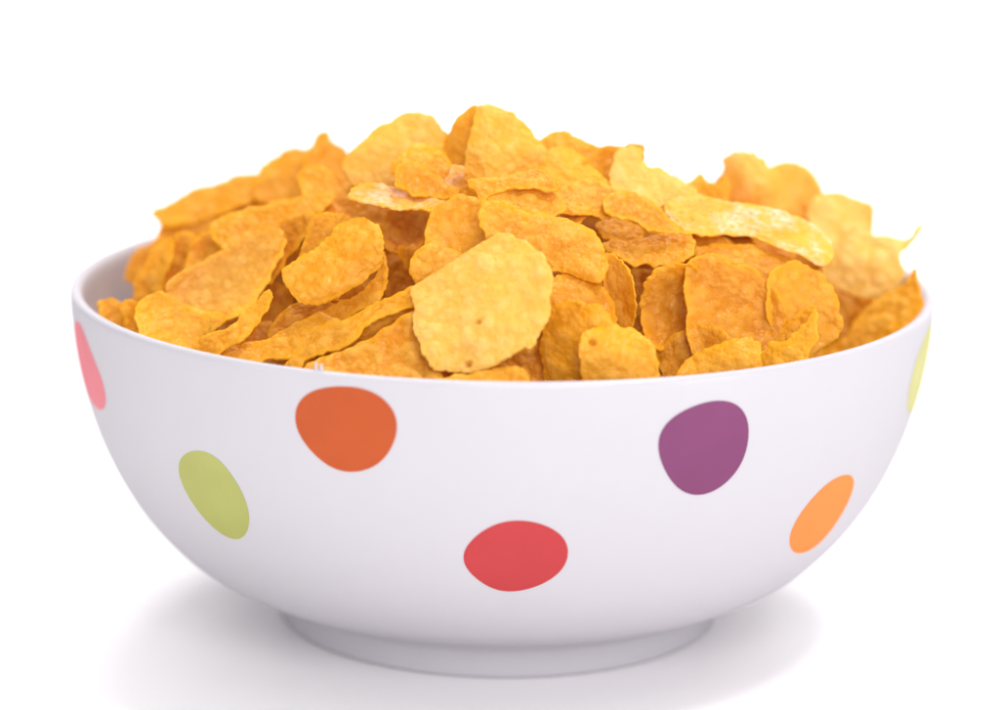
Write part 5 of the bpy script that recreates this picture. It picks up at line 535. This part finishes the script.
[0.34,[-4.651,-1.645,4.482],[0.251,-0.921,-0.298],[0.968,0.232,0.097],[-0.021,-0.313,0.95],[2.02,2.49],[1.027,0.0,0.97,0.428,0.688,0.791,0.257,1.033,-0.287,1.153,-0.737,0.848,-0.791,0.349,-0.795,0.0,-0.883,-0.39,-0.756,-0.869,-0.279,-1.122,0.245,-0.983,0.572,-0.658,0.811,-0.358]],
[0.1,[-3.849,4.224,5.458],[-0.933,-0.356,0.047],[0.293,-0.682,0.67],[-0.207,0.639,0.741],[-1.03,0.54],[1.084,0.0,0.828,0.341,0.437,0.469,0.156,0.583,-0.186,0.697,-0.617,0.662,-0.904,0.372,-0.858,0.0,-0.711,-0.293,-0.556,-0.596,-0.19,-0.711,0.18,-0.673,0.503,-0.539,0.872,-0.36]],
[0.04,[3.803,-3.518,5.698],[-0.201,0.546,0.813],[-0.72,-0.646,0.255],[0.665,-0.534,0.523],[1.1,-1.55],[0.852,0.0,0.81,0.333,0.586,0.626,0.208,0.778,-0.208,0.776,-0.503,0.538,-0.613,0.252,-0.726,0.0,-0.829,-0.34,-0.693,-0.741,-0.219,-0.817,0.171,-0.638,0.45,-0.482,0.75,-0.308]],
[0.07,[0.175,-3.479,6.934],[-0.918,0.144,0.369],[-0.304,-0.854,-0.423],[0.254,-0.5,0.828],[0.51,2.12],[0.912,0.0,1.011,0.482,0.634,0.788,0.221,0.957,-0.218,0.946,-0.601,0.747,-0.764,0.365,-0.918,0.0,-0.932,-0.445,-0.714,-0.887,-0.267,-1.158,0.245,-1.063,0.515,-0.64,0.777,-0.37]],
[0.12,[-4.839,3.99,4.627],[0.247,-0.07,-0.967],[-0.638,-0.763,-0.107],[-0.73,0.643,-0.233],[0.67,1.67],[1.122,0.0,0.811,0.356,0.515,0.588,0.2,0.797,-0.205,0.816,-0.594,0.678,-0.911,0.399,-1.077,0.0,-1.023,-0.449,-0.565,-0.645,-0.173,-0.69,0.189,-0.754,0.644,-0.735,1.082,-0.475]],
[0.3,[-5.116,-0.295,4.222],[-0.126,-0.966,-0.227],[0.84,-0.226,0.494],[-0.528,-0.128,0.839],[-1.88,-0.92],[1.216,0.0,0.784,0.364,0.561,0.678,0.225,0.951,-0.28,1.181,-0.804,0.972,-1.104,0.513,-1.022,0.0,-0.978,-0.454,-0.658,-0.796,-0.232,-0.98,0.239,-1.01,0.715,-0.864,1.18,-0.548]],
[0.07,[3.694,-0.58,5.637],[-0.65,-0.056,0.758],[0.16,-0.985,0.064],[0.743,0.163,0.65],[1.47,-1.23],[0.918,0.0,0.982,0.445,0.644,0.759,0.192,0.792,-0.183,0.752,-0.511,0.602,-0.795,0.36,-0.912,0.0,-0.818,-0.37,-0.598,-0.704,-0.239,-0.984,0.209,-0.863,0.483,-0.569,0.606,-0.274]],
[0.15,[5.305,1.33,5.428],[-0.729,0.057,0.682],[0.096,-0.978,0.184],[0.678,0.199,0.708],[0.04,2.7],[1.017,0.0,0.751,0.335,0.458,0.531,0.197,0.797,-0.241,0.976,-0.705,0.817,-0.895,0.398,-0.868,0.0,-0.771,-0.343,-0.562,-0.651,-0.191,-0.773,0.217,-0.881,0.657,-0.762,1.024,-0.456]],
[0.02,[-3.59,0.902,5.806],[-0.377,-0.921,0.099],[0.733,-0.231,0.64],[-0.567,0.314,0.762],[0.98,1.43],[0.869,0.0,0.811,0.3,0.537,0.518,0.2,0.674,-0.212,0.715,-0.644,0.621,-0.998,0.369,-0.903,0.0,-0.676,-0.25,-0.468,-0.451,-0.195,-0.657,0.249,-0.837,0.64,-0.617,0.867,-0.321]],
[0.13,[-0.464,-0.441,7.599],[0.609,-0.793,-0.007],[0.703,0.536,0.467],[-0.367,-0.29,0.884],[-1.16,-1.95],[1.236,0.0,0.852,0.314,0.473,0.453,0.188,0.629,-0.22,0.736,-0.678,0.65,-0.907,0.334,-1.027,0.0,-0.941,-0.346,-0.633,-0.607,-0.191,-0.639,0.174,-0.582,0.617,-0.592,1.063,-0.391]],
[0.08,[4.043,-2.018,6.007],[-0.653,-0.608,0.452],[0.288,-0.751,-0.594],[0.701,-0.258,0.665],[-1.72,-1.87],[0.866,0.0,0.857,0.372,0.611,0.692,0.206,0.815,-0.182,0.721,-0.455,0.514,-0.771,0.335,-1.048,0.0,-1.024,-0.445,-0.597,-0.675,-0.178,-0.703,0.167,-0.66,0.569,-0.644,0.848,-0.368]],
[0.17,[-2.973,4.787,5.643],[0.413,-0.48,0.774],[0.416,0.855,0.308],[-0.81,0.194,0.553],[0.82,2.13],[0.889,0.0,0.874,0.322,0.554,0.532,0.164,0.551,-0.155,0.519,-0.532,0.511,-0.889,0.328,-1.046,0.0,-0.774,-0.285,-0.441,-0.423,-0.161,-0.541,0.184,-0.617,0.585,-0.561,0.749,-0.276]],
[0.04,[-4.373,0.876,4.701],[0.551,0.744,0.378],[-0.721,0.653,-0.233],[-0.42,-0.144,0.896],[1.9,1.72],[0.789,0.0,0.788,0.293,0.553,0.536,0.186,0.63,-0.203,0.689,-0.533,0.517,-0.711,0.265,-0.637,0.0,-0.726,-0.27,-0.626,-0.607,-0.231,-0.783,0.197,-0.668,0.449,-0.435,0.647,-0.241]],
[0.22,[2.342,5.059,4.278],[0.89,0.163,-0.425],[-0.359,0.826,-0.435],[0.28,0.539,0.794],[2.26,-0.28],[1.062,0.0,0.922,0.341,0.617,0.594,0.232,0.779,-0.209,0.705,-0.524,0.505,-0.809,0.299,-1.053,0.0,-1.097,-0.406,-0.706,-0.68,-0.207,-0.697,0.176,-0.592,0.585,-0.563,0.981,-0.363]],
[0.24,[-2.891,5.444,5.132],[0.843,0.183,0.505],[0.441,0.301,-0.845],[-0.307,0.936,0.173],[-0.25,-0.54],[0.901,0.0,0.846,0.348,0.656,0.703,0.3,1.122,-0.287,1.073,-0.687,0.736,-0.869,0.358,-0.983,0.0,-0.985,-0.405,-0.724,-0.775,-0.247,-0.926,0.288,-1.076,0.808,-0.866,1.007,-0.414]],
[0.26,[4.918,2.588,4.411],[0.926,0.136,0.351],[-0.224,0.949,0.222],[-0.303,-0.284,0.91],[-1.65,0.11],[1.039,0.0,0.891,0.387,0.628,0.711,0.218,0.861,-0.205,0.812,-0.535,0.606,-0.712,0.31,-0.934,0.0,-0.992,-0.431,-0.651,-0.737,-0.196,-0.774,0.172,-0.682,0.51,-0.577,0.819,-0.356]],
[0.05,[3.257,-1.738,5.592],[-0.25,0.728,0.638],[-0.856,-0.474,0.205],[0.452,-0.495,0.742],[0.91,-0.48],[0.928,0.0,0.967,0.398,0.649,0.696,0.176,0.661,-0.187,0.699,-0.52,0.558,-0.864,0.356,-0.96,0.0,-0.886,-0.365,-0.592,-0.635,-0.219,-0.819,0.199,-0.745,0.487,-0.522,0.719,-0.296]],
[0.03,[2.914,3.127,5.12],[0.44,-0.163,-0.883],[-0.436,0.821,-0.369],[0.785,0.547,0.29],[1.21,-1.53],[1.195,0.0,0.832,0.319,0.569,0.568,0.239,0.833,-0.291,1.016,-0.8,0.799,-0.986,0.378,-0.997,0.0,-0.886,-0.34,-0.686,-0.685,-0.223,-0.779,0.232,-0.81,0.79,-0.788,1.198,-0.459]],
[0.21,[2.333,0.519,7.121],[0.098,0.994,-0.045],[-0.929,0.107,0.353],[0.356,0.007,0.934],[-0.74,2.3],[0.848,0.0,0.775,0.372,0.646,0.808,0.283,1.235,-0.271,1.184,-0.651,0.815,-0.814,0.391,-0.948,0.0,-0.901,-0.433,-0.66,-0.826,-0.24,-1.051,0.271,-1.186,0.792,-0.991,0.964,-0.463]],
[0.22,[-3.018,4.482,4.281],[0.717,0.268,0.643],[-0.113,0.956,-0.272],[-0.688,0.122,0.716],[-0.06,-1.22],[0.911,0.0,0.658,0.271,0.472,0.505,0.206,0.77,-0.243,0.909,-0.639,0.684,-0.797,0.328,-0.827,0.0,-0.765,-0.314,-0.579,-0.62,-0.197,-0.738,0.205,-0.767,0.658,-0.705,0.966,-0.397]],
[0.19,[-2.976,2.874,6.565],[-0.786,0.618,-0.013],[-0.569,-0.732,-0.375],[-0.242,-0.287,0.927],[0.74,1.28],[0.958,0.0,0.794,0.368,0.515,0.622,0.161,0.678,-0.19,0.8,-0.653,0.788,-1.009,0.467,-0.931,0.0,-0.68,-0.315,-0.482,-0.581,-0.193,-0.812,0.221,-0.93,0.601,-0.724,0.798,-0.37]],
[0.22,[0.093,4.068,7.027],[0.555,-0.831,-0.038],[0.812,0.551,-0.192],[0.18,0.076,0.981],[-1.93,1.82],[1.048,0.0,0.977,0.449,0.704,0.842,0.24,1.002,-0.236,0.986,-0.627,0.75,-0.779,0.358,-0.835,0.0,-0.88,-0.404,-0.767,-0.917,-0.294,-1.23,0.234,-0.976,0.5,-0.599,0.766,-0.352]],
[0.24,[1.566,-1.209,7.377],[0.443,0.877,-0.185],[-0.859,0.474,0.193],[0.257,0.073,0.964],[-1.55,-0.02],[0.755,0.0,0.766,0.287,0.653,0.637,0.253,0.863,-0.237,0.808,-0.578,0.563,-0.804,0.301,-0.92,0.0,-0.874,-0.327,-0.497,-0.484,-0.23,-0.782,0.253,-0.86,0.675,-0.658,0.832,-0.311]],
[0.19,[0.008,-2.469,6.781],[0.158,0.986,0.057],[-0.983,0.151,0.107],[0.097,-0.073,0.993],[0.02,-1.72],[0.985,0.0,1.074,0.392,0.836,0.794,0.29,0.963,-0.257,0.852,-0.648,0.615,-0.978,0.357,-1.075,0.0,-0.982,-0.358,-0.764,-0.725,-0.299,-0.992,0.311,-1.032,0.718,-0.682,0.813,-0.297]],
[0.02,[1.513,-2.574,5.849],[0.21,-0.309,-0.928],[0.647,0.755,-0.105],[0.733,-0.578,0.358],[2.37,1.32],[0.766,0.0,0.717,0.31,0.609,0.686,0.26,1.024,-0.229,0.9,-0.564,0.635,-0.799,0.345,-0.959,0.0,-0.814,-0.352,-0.545,-0.614,-0.216,-0.851,0.254,-0.997,0.708,-0.797,0.894,-0.387]],
[0.22,[3.691,-2.591,6.465],[0.231,-0.928,-0.293],[0.765,0.359,-0.535],[0.601,-0.101,0.793],[-1.41,1.57],[0.968,0.0,0.94,0.341,0.602,0.57,0.183,0.604,-0.168,0.557,-0.517,0.489,-0.779,0.283,-0.815,0.0,-0.825,-0.3,-0.625,-0.591,-0.21,-0.694,0.177,-0.586,0.429,-0.406,0.692,-0.251]],
[0.27,[-1.029,2.634,6.071],[0.513,0.845,0.151],[-0.822,0.534,-0.196],[-0.246,-0.023,0.969],[-1.14,2.04],[1.379,0.0,1.04,0.429,0.547,0.587,0.199,0.746,-0.233,0.876,-0.761,0.818,-1.038,0.428,-1.123,0.0,-0.977,-0.403,-0.679,-0.73,-0.204,-0.766,0.206,-0.774,0.636,-0.683,1.118,-0.461]],
[0.22,[1.595,4.094,6.693],[-0.127,0.991,-0.035],[-0.969,-0.117,0.217],[0.211,0.061,0.976],[0.07,-1.89],[1.232,0.0,1.002,0.436,0.67,0.759,0.244,0.964,-0.23,0.91,-0.672,0.761,-1.111,0.483,-1.351,0.0,-1.157,-0.503,-0.625,-0.708,-0.194,-0.767,0.226,-0.894,0.814,-0.923,1.153,-0.502]],
[0.33,[0.436,5.826,4.95],[0.722,-0.231,0.652],[0.406,-0.622,-0.67],[0.561,0.748,-0.355],[-0.09,-1.22],[0.755,0.0,0.888,0.366,0.686,0.736,0.245,0.921,-0.218,0.819,-0.512,0.549,-0.82,0.338,-0.92,0.0,-0.835,-0.345,-0.605,-0.65,-0.232,-0.872,0.258,-0.968,0.62,-0.666,0.731,-0.301]],
[0.2,[-1.839,-5.659,3.943],[-0.877,-0.001,0.48],[-0.479,0.074,-0.875],[-0.034,-0.997,-0.066],[1.31,2.37],[0.887,0.0,0.977,0.461,0.68,0.834,0.231,0.99,-0.229,0.982,-0.615,0.755,-0.793,0.374,-0.897,0.0,-0.785,-0.37,-0.685,-0.841,-0.27,-1.158,0.258,-1.108,0.563,-0.691,0.68,-0.321]],
[0.1,[-3.018,-4.446,4.635],[0.913,0.391,-0.114],[-0.382,0.919,0.096],[0.142,-0.045,0.989],[0.22,0.39],[1.326,0.0,1.199,0.463,0.689,0.693,0.214,0.75,-0.223,0.785,-0.701,0.705,-1.006,0.388,-1.138,0.0,-1.021,-0.394,-0.756,-0.76,-0.257,-0.904,0.201,-0.707,0.595,-0.598,0.946,-0.365]],
[0.33,[0.684,-4.331,6.33],[0.77,-0.069,-0.634],[0.565,0.534,0.629],[0.296,-0.843,0.45],[2.8,2.26],[0.929,0.0,0.681,0.317,0.534,0.647,0.217,0.917,-0.219,0.926,-0.664,0.804,-0.959,0.446,-0.99,0.0,-0.905,-0.421,-0.509,-0.616,-0.177,-0.75,0.212,-0.896,0.711,-0.861,1.001,-0.466]],
[0.35,[-0.334,1.012,7.333],[0.408,-0.806,0.429],[0.909,0.4,-0.115],[-0.079,0.436,0.896],[-0.9,-1.63],[0.873,0.0,0.751,0.281,0.572,0.559,0.222,0.758,-0.268,0.914,-0.579,0.566,-0.712,0.267,-0.767,0.0,-0.79,-0.296,-0.691,-0.674,-0.24,-0.817,0.216,-0.737,0.573,-0.56,0.834,-0.313]],
[0.04,[-3.807,0.31,5.242],[-0.542,0.052,-0.839],[0.237,-0.948,-0.212],[-0.806,-0.314,0.501],[0.36,0.18],[0.754,0.0,0.688,0.263,0.518,0.516,0.231,0.803,-0.247,0.859,-0.669,0.666,-0.759,0.29,-0.797,0.0,-0.793,-0.304,-0.574,-0.572,-0.201,-0.702,0.231,-0.804,0.655,-0.652,0.863,-0.33]],
[0.23,[4.658,1.833,6.309],[-0.63,0.697,0.342],[-0.603,-0.717,0.35],[0.489,0.014,0.872],[-1.64,2.97],[1.084,0.0,0.964,0.374,0.669,0.675,0.249,0.879,-0.245,0.862,-0.596,0.601,-0.827,0.321,-1.109,0.0,-1.183,-0.458,-0.768,-0.776,-0.231,-0.814,0.203,-0.718,0.558,-0.564,1.01,-0.391]],
[0.23,[5.153,0.346,4.771],[-0.532,-0.845,0.057],[0.808,-0.526,-0.265],[0.254,-0.095,0.962],[2.13,1.51],[0.929,0.0,0.716,0.26,0.462,0.438,0.191,0.633,-0.222,0.735,-0.625,0.592,-0.83,0.302,-0.739,0.0,-0.672,-0.244,-0.498,-0.471,-0.2,-0.661,0.205,-0.678,0.565,-0.535,0.87,-0.316]],
[0.19,[-4.518,1.319,5.402],[-0.446,-0.798,-0.405],[0.375,-0.577,0.726],[-0.813,0.171,0.556],[1.08,0.02],[1.164,0.0,0.976,0.466,0.689,0.858,0.216,0.941,-0.199,0.866,-0.586,0.729,-0.984,0.47,-1.24,0.0,-1.12,-0.535,-0.707,-0.881,-0.199,-0.866,0.194,-0.845,0.651,-0.81,1.061,-0.507]],
[0.08,[-2.632,1.104,5.533],[0.823,0.568,-0.007],[-0.501,0.72,-0.481],[-0.268,0.399,0.877],[2.68,1.93],[1.107,0.0,0.756,0.301,0.556,0.577,0.207,0.75,-0.233,0.845,-0.676,0.702,-0.975,0.388,-1.085,0.0,-0.929,-0.37,-0.568,-0.589,-0.197,-0.714,0.203,-0.737,0.692,-0.718,1.067,-0.425]],
[0.12,[-5.01,2.738,4.064],[-0.405,0.587,0.701],[-0.855,0.028,-0.518],[-0.324,-0.809,0.49],[-0.77,-1.96],[1.035,0.0,0.825,0.3,0.617,0.584,0.192,0.634,-0.204,0.675,-0.62,0.587,-1.085,0.395,-1.159,0.0,-0.822,-0.299,-0.515,-0.487,-0.197,-0.652,0.248,-0.821,0.748,-0.708,0.996,-0.362]],
[0.29,[-5.579,0.791,4.441],[0.573,0.384,0.724],[-0.698,0.691,0.186],[-0.43,-0.612,0.664],[-0.06,0.1],[0.938,0.0,0.896,0.401,0.629,0.732,0.18,0.731,-0.158,0.645,-0.501,0.583,-0.887,0.397,-0.97,0.0,-0.819,-0.366,-0.542,-0.631,-0.189,-0.77,0.19,-0.775,0.48,-0.56,0.703,-0.315]],
[0.29,[-0.005,-5.714,4.092],[0.813,0.344,0.47],[-0.573,0.324,0.753],[0.106,-0.881,0.46],[2.58,-1.19],[1.062,0.0,0.878,0.334,0.573,0.567,0.231,0.798,-0.257,0.888,-0.803,0.796,-1.105,0.42,-0.967,0.0,-0.681,-0.259,-0.624,-0.618,-0.254,-0.879,0.274,-0.947,0.739,-0.732,0.926,-0.352]],
[0.22,[4.782,3.251,4.862],[-0.401,-0.14,0.905],[0.626,-0.763,0.159],[0.669,0.631,0.394],[1.4,2.72],[1.05,0.0,1.107,0.465,0.882,0.965,0.295,1.13,-0.248,0.949,-0.562,0.616,-0.955,0.401,-1.239,0.0,-1.171,-0.492,-0.843,-0.923,-0.259,-0.992,0.249,-0.953,0.672,-0.735,0.97,-0.408]],
[0.12,[-0.753,-0.81,6.396],[0.856,-0.114,0.504],[0.037,0.986,0.161],[-0.516,-0.12,0.848],[-0.51,-1.17],[0.84,0.0,0.728,0.324,0.641,0.742,0.29,1.174,-0.271,1.094,-0.679,0.786,-0.795,0.353,-0.941,0.0,-0.916,-0.407,-0.637,-0.737,-0.245,-0.99,0.256,-1.034,0.744,-0.861,1.046,-0.465]],
[0.08,[5.516,2.463,5.009],[0.2,-0.979,-0.042],[0.292,0.1,-0.951],[0.935,0.178,0.306],[-1.81,-0.33],[1.176,0.0,0.974,0.438,0.632,0.74,0.199,0.814,-0.227,0.929,-0.794,0.93,-1.199,0.539,-1.144,0.0,-0.838,-0.377,-0.571,-0.669,-0.231,-0.947,0.274,-1.12,0.729,-0.854,1.061,-0.477]],
[0.2,[-3.764,4.292,4.874],[0.182,-0.386,0.904],[0.964,0.251,-0.088],[-0.193,0.888,0.417],[-1.19,-0.01],[0.975,0.0,0.861,0.359,0.59,0.641,0.218,0.825,-0.193,0.732,-0.458,0.497,-0.675,0.281,-0.945,0.0,-1.055,-0.44,-0.686,-0.744,-0.188,-0.715,0.171,-0.649,0.538,-0.583,0.861,-0.359]],
[0.25,[2.82,-4.781,4.264],[0.716,0.51,0.475],[-0.697,0.555,0.454],[-0.032,-0.657,0.753],[-1.1,1.66],[1.17,0.0,0.817,0.297,0.477,0.451,0.22,0.727,-0.294,0.971,-0.829,0.784,-0.975,0.354,-0.953,0.0,-0.881,-0.32,-0.661,-0.625,-0.224,-0.74,0.238,-0.786,0.762,-0.72,1.113,-0.404]],
[0.11,[0.126,2.012,7.486],[0.031,-0.998,0.048],[0.988,0.023,-0.154],[0.153,0.053,0.987],[-1.81,1.34],[0.77,0.0,0.615,0.235,0.568,0.565,0.238,0.825,-0.245,0.85,-0.604,0.6,-0.878,0.335,-0.965,0.0,-0.771,-0.294,-0.478,-0.475,-0.192,-0.667,0.252,-0.875,0.738,-0.733,0.946,-0.361]],
[0.2,[3.662,-2.637,5.302],[0.252,0.937,-0.24],[-0.811,0.34,0.477],[0.529,0.075,0.846],[-0.06,1.08],[1.044,0.0,0.883,0.351,0.625,0.647,0.223,0.807,-0.202,0.731,-0.476,0.493,-0.848,0.337,-1.137,0.0,-0.986,-0.392,-0.583,-0.604,-0.186,-0.672,0.177,-0.641,0.597,-0.618,0.932,-0.371]],
[0.27,[0.539,-1.562,6.376],[0.906,0.017,-0.423],[-0.064,0.993,-0.098],[0.419,0.116,0.901],[1.9,0.11],[1.163,0.0,1.199,0.464,0.92,0.927,0.269,0.946,-0.231,0.814,-0.608,0.613,-1.005,0.389,-1.208,0.0,-1.1,-0.426,-0.76,-0.766,-0.293,-1.03,0.276,-0.972,0.63,-0.635,0.844,-0.327]],
[0.28,[-3.742,0.202,6.512],[-0.912,0.385,-0.142],[-0.395,-0.917,0.051],[-0.11,0.103,0.989],[-0.01,2.53],[0.778,0.0,0.623,0.259,0.47,0.51,0.195,0.738,-0.225,0.853,-0.59,0.64,-0.748,0.311,-0.845,0.0,-0.744,-0.31,-0.502,-0.544,-0.173,-0.654,0.196,-0.744,0.648,-0.703,0.92,-0.383]],
[0.0,[0.241,-4.878,5.097],[0.921,0.363,0.14],[-0.378,0.749,0.544],[0.092,-0.555,0.827],[-0.97,-1.12],[1.032,0.0,0.918,0.333,0.543,0.513,0.193,0.636,-0.231,0.764,-0.726,0.686,-1.103,0.4,-0.93,0.0,-0.734,-0.266,-0.539,-0.509,-0.237,-0.782,0.258,-0.852,0.697,-0.658,0.943,-0.342]],
[0.23,[2.367,4.986,5.751],[-1.0,0.01,-0.017],[-0.017,-0.864,0.503],[-0.01,0.503,0.864],[-1.38,1.73],[1.057,0.0,0.732,0.316,0.468,0.527,0.206,0.809,-0.235,0.924,-0.617,0.695,-0.828,0.358,-0.98,0.0,-0.825,-0.357,-0.545,-0.614,-0.19,-0.748,0.176,-0.693,0.671,-0.755,1.024,-0.443]],
[0.34,[-2.387,5.22,4.025],[0.334,-0.388,0.859],[0.833,0.547,-0.077],[-0.44,0.741,0.507],[2.04,-1.9],[0.888,0.0,0.663,0.306,0.446,0.537,0.197,0.827,-0.214,0.9,-0.605,0.728,-0.87,0.402,-0.91,0.0,-0.783,-0.362,-0.474,-0.571,-0.17,-0.717,0.199,-0.839,0.666,-0.802,0.955,-0.442]],
[0.06,[4.101,4.764,5.105],[-0.429,0.5,-0.752],[-0.774,0.225,0.591],[0.465,0.836,0.291],[0.39,0.82],[1.007,0.0,1.105,0.438,0.763,0.786,0.226,0.814,-0.178,0.642,-0.572,0.59,-0.873,0.346,-1.132,0.0,-0.904,-0.358,-0.651,-0.672,-0.233,-0.838,0.208,-0.751,0.516,-0.533,0.814,-0.322]],
[0.12,[-3.85,4.218,3.83],[0.442,0.5,0.745],[-0.268,0.866,-0.422],[-0.856,-0.013,0.517],[-1.29,2.99],[0.924,0.0,0.868,0.376,0.539,0.608,0.154,0.606,-0.181,0.712,-0.576,0.65,-0.951,0.412,-1.01,0.0,-0.695,-0.301,-0.46,-0.519,-0.171,-0.675,0.208,-0.819,0.671,-0.757,0.868,-0.376]],
[0.02,[0.632,4.377,6.484],[0.568,0.823,0.022],[-0.823,0.568,-0.016],[-0.025,-0.009,1.0],[-0.02,0.2],[1.159,0.0,1.014,0.48,0.724,0.892,0.235,1.014,-0.266,1.145,-0.893,1.1,-1.258,0.595,-1.134,0.0,-0.84,-0.398,-0.635,-0.783,-0.295,-1.269,0.295,-1.27,0.763,-0.941,1.103,-0.522]],
[0.12,[-2.256,0.147,7.044],[0.65,-0.701,0.291],[0.753,0.646,-0.126],[-0.1,0.301,0.948],[-1.41,-0.2],[0.824,0.0,0.756,0.331,0.56,0.64,0.189,0.753,-0.219,0.874,-0.642,0.733,-0.889,0.39,-0.905,0.0,-0.627,-0.275,-0.458,-0.523,-0.209,-0.832,0.249,-0.994,0.617,-0.704,0.846,-0.371]],
[0.02,[4.319,-1.48,5.507],[-0.399,0.038,0.916],[0.204,-0.97,0.129],[0.894,0.239,0.379],[2.96,1.81],[1.123,0.0,0.754,0.332,0.484,0.554,0.204,0.818,-0.234,0.935,-0.649,0.744,-0.856,0.376,-0.996,0.0,-0.814,-0.358,-0.542,-0.621,-0.182,-0.73,0.198,-0.794,0.655,-0.75,1.07,-0.471]],
[0.12,[-0.858,-5.444,4.571],[-0.78,-0.489,-0.389],[0.615,-0.711,-0.341],[-0.11,-0.506,0.856],[2.65,-1.26],[0.929,0.0,0.88,0.35,0.6,0.621,0.198,0.715,-0.233,0.841,-0.717,0.742,-1.03,0.41,-0.926,0.0,-0.668,-0.266,-0.528,-0.547,-0.241,-0.871,0.276,-0.997,0.714,-0.739,0.849,-0.338]]
]
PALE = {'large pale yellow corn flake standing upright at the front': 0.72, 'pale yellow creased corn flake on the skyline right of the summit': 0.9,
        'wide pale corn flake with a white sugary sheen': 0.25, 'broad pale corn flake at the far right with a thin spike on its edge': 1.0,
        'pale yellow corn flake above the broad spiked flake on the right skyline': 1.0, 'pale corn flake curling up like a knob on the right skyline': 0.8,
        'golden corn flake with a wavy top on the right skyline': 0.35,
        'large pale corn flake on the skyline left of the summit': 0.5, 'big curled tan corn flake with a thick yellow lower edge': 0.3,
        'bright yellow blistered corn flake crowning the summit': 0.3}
for label, tone, o, U, V, D, curl, blis, glare, special, loc in FLAKES:
    ob = make_flake(o, U, V, D, curl, blis, special, loc)
    ob['label'] = label; ob['category'] = 'corn flake'; ob['group'] = GROUP
    ob['tone'] = max(0.0, (float(tone)-.5)*1.25+.47); ob['sugar'] = float(glare); ob['pale'] = PALE.get(label.split(',')[0], 0.0)
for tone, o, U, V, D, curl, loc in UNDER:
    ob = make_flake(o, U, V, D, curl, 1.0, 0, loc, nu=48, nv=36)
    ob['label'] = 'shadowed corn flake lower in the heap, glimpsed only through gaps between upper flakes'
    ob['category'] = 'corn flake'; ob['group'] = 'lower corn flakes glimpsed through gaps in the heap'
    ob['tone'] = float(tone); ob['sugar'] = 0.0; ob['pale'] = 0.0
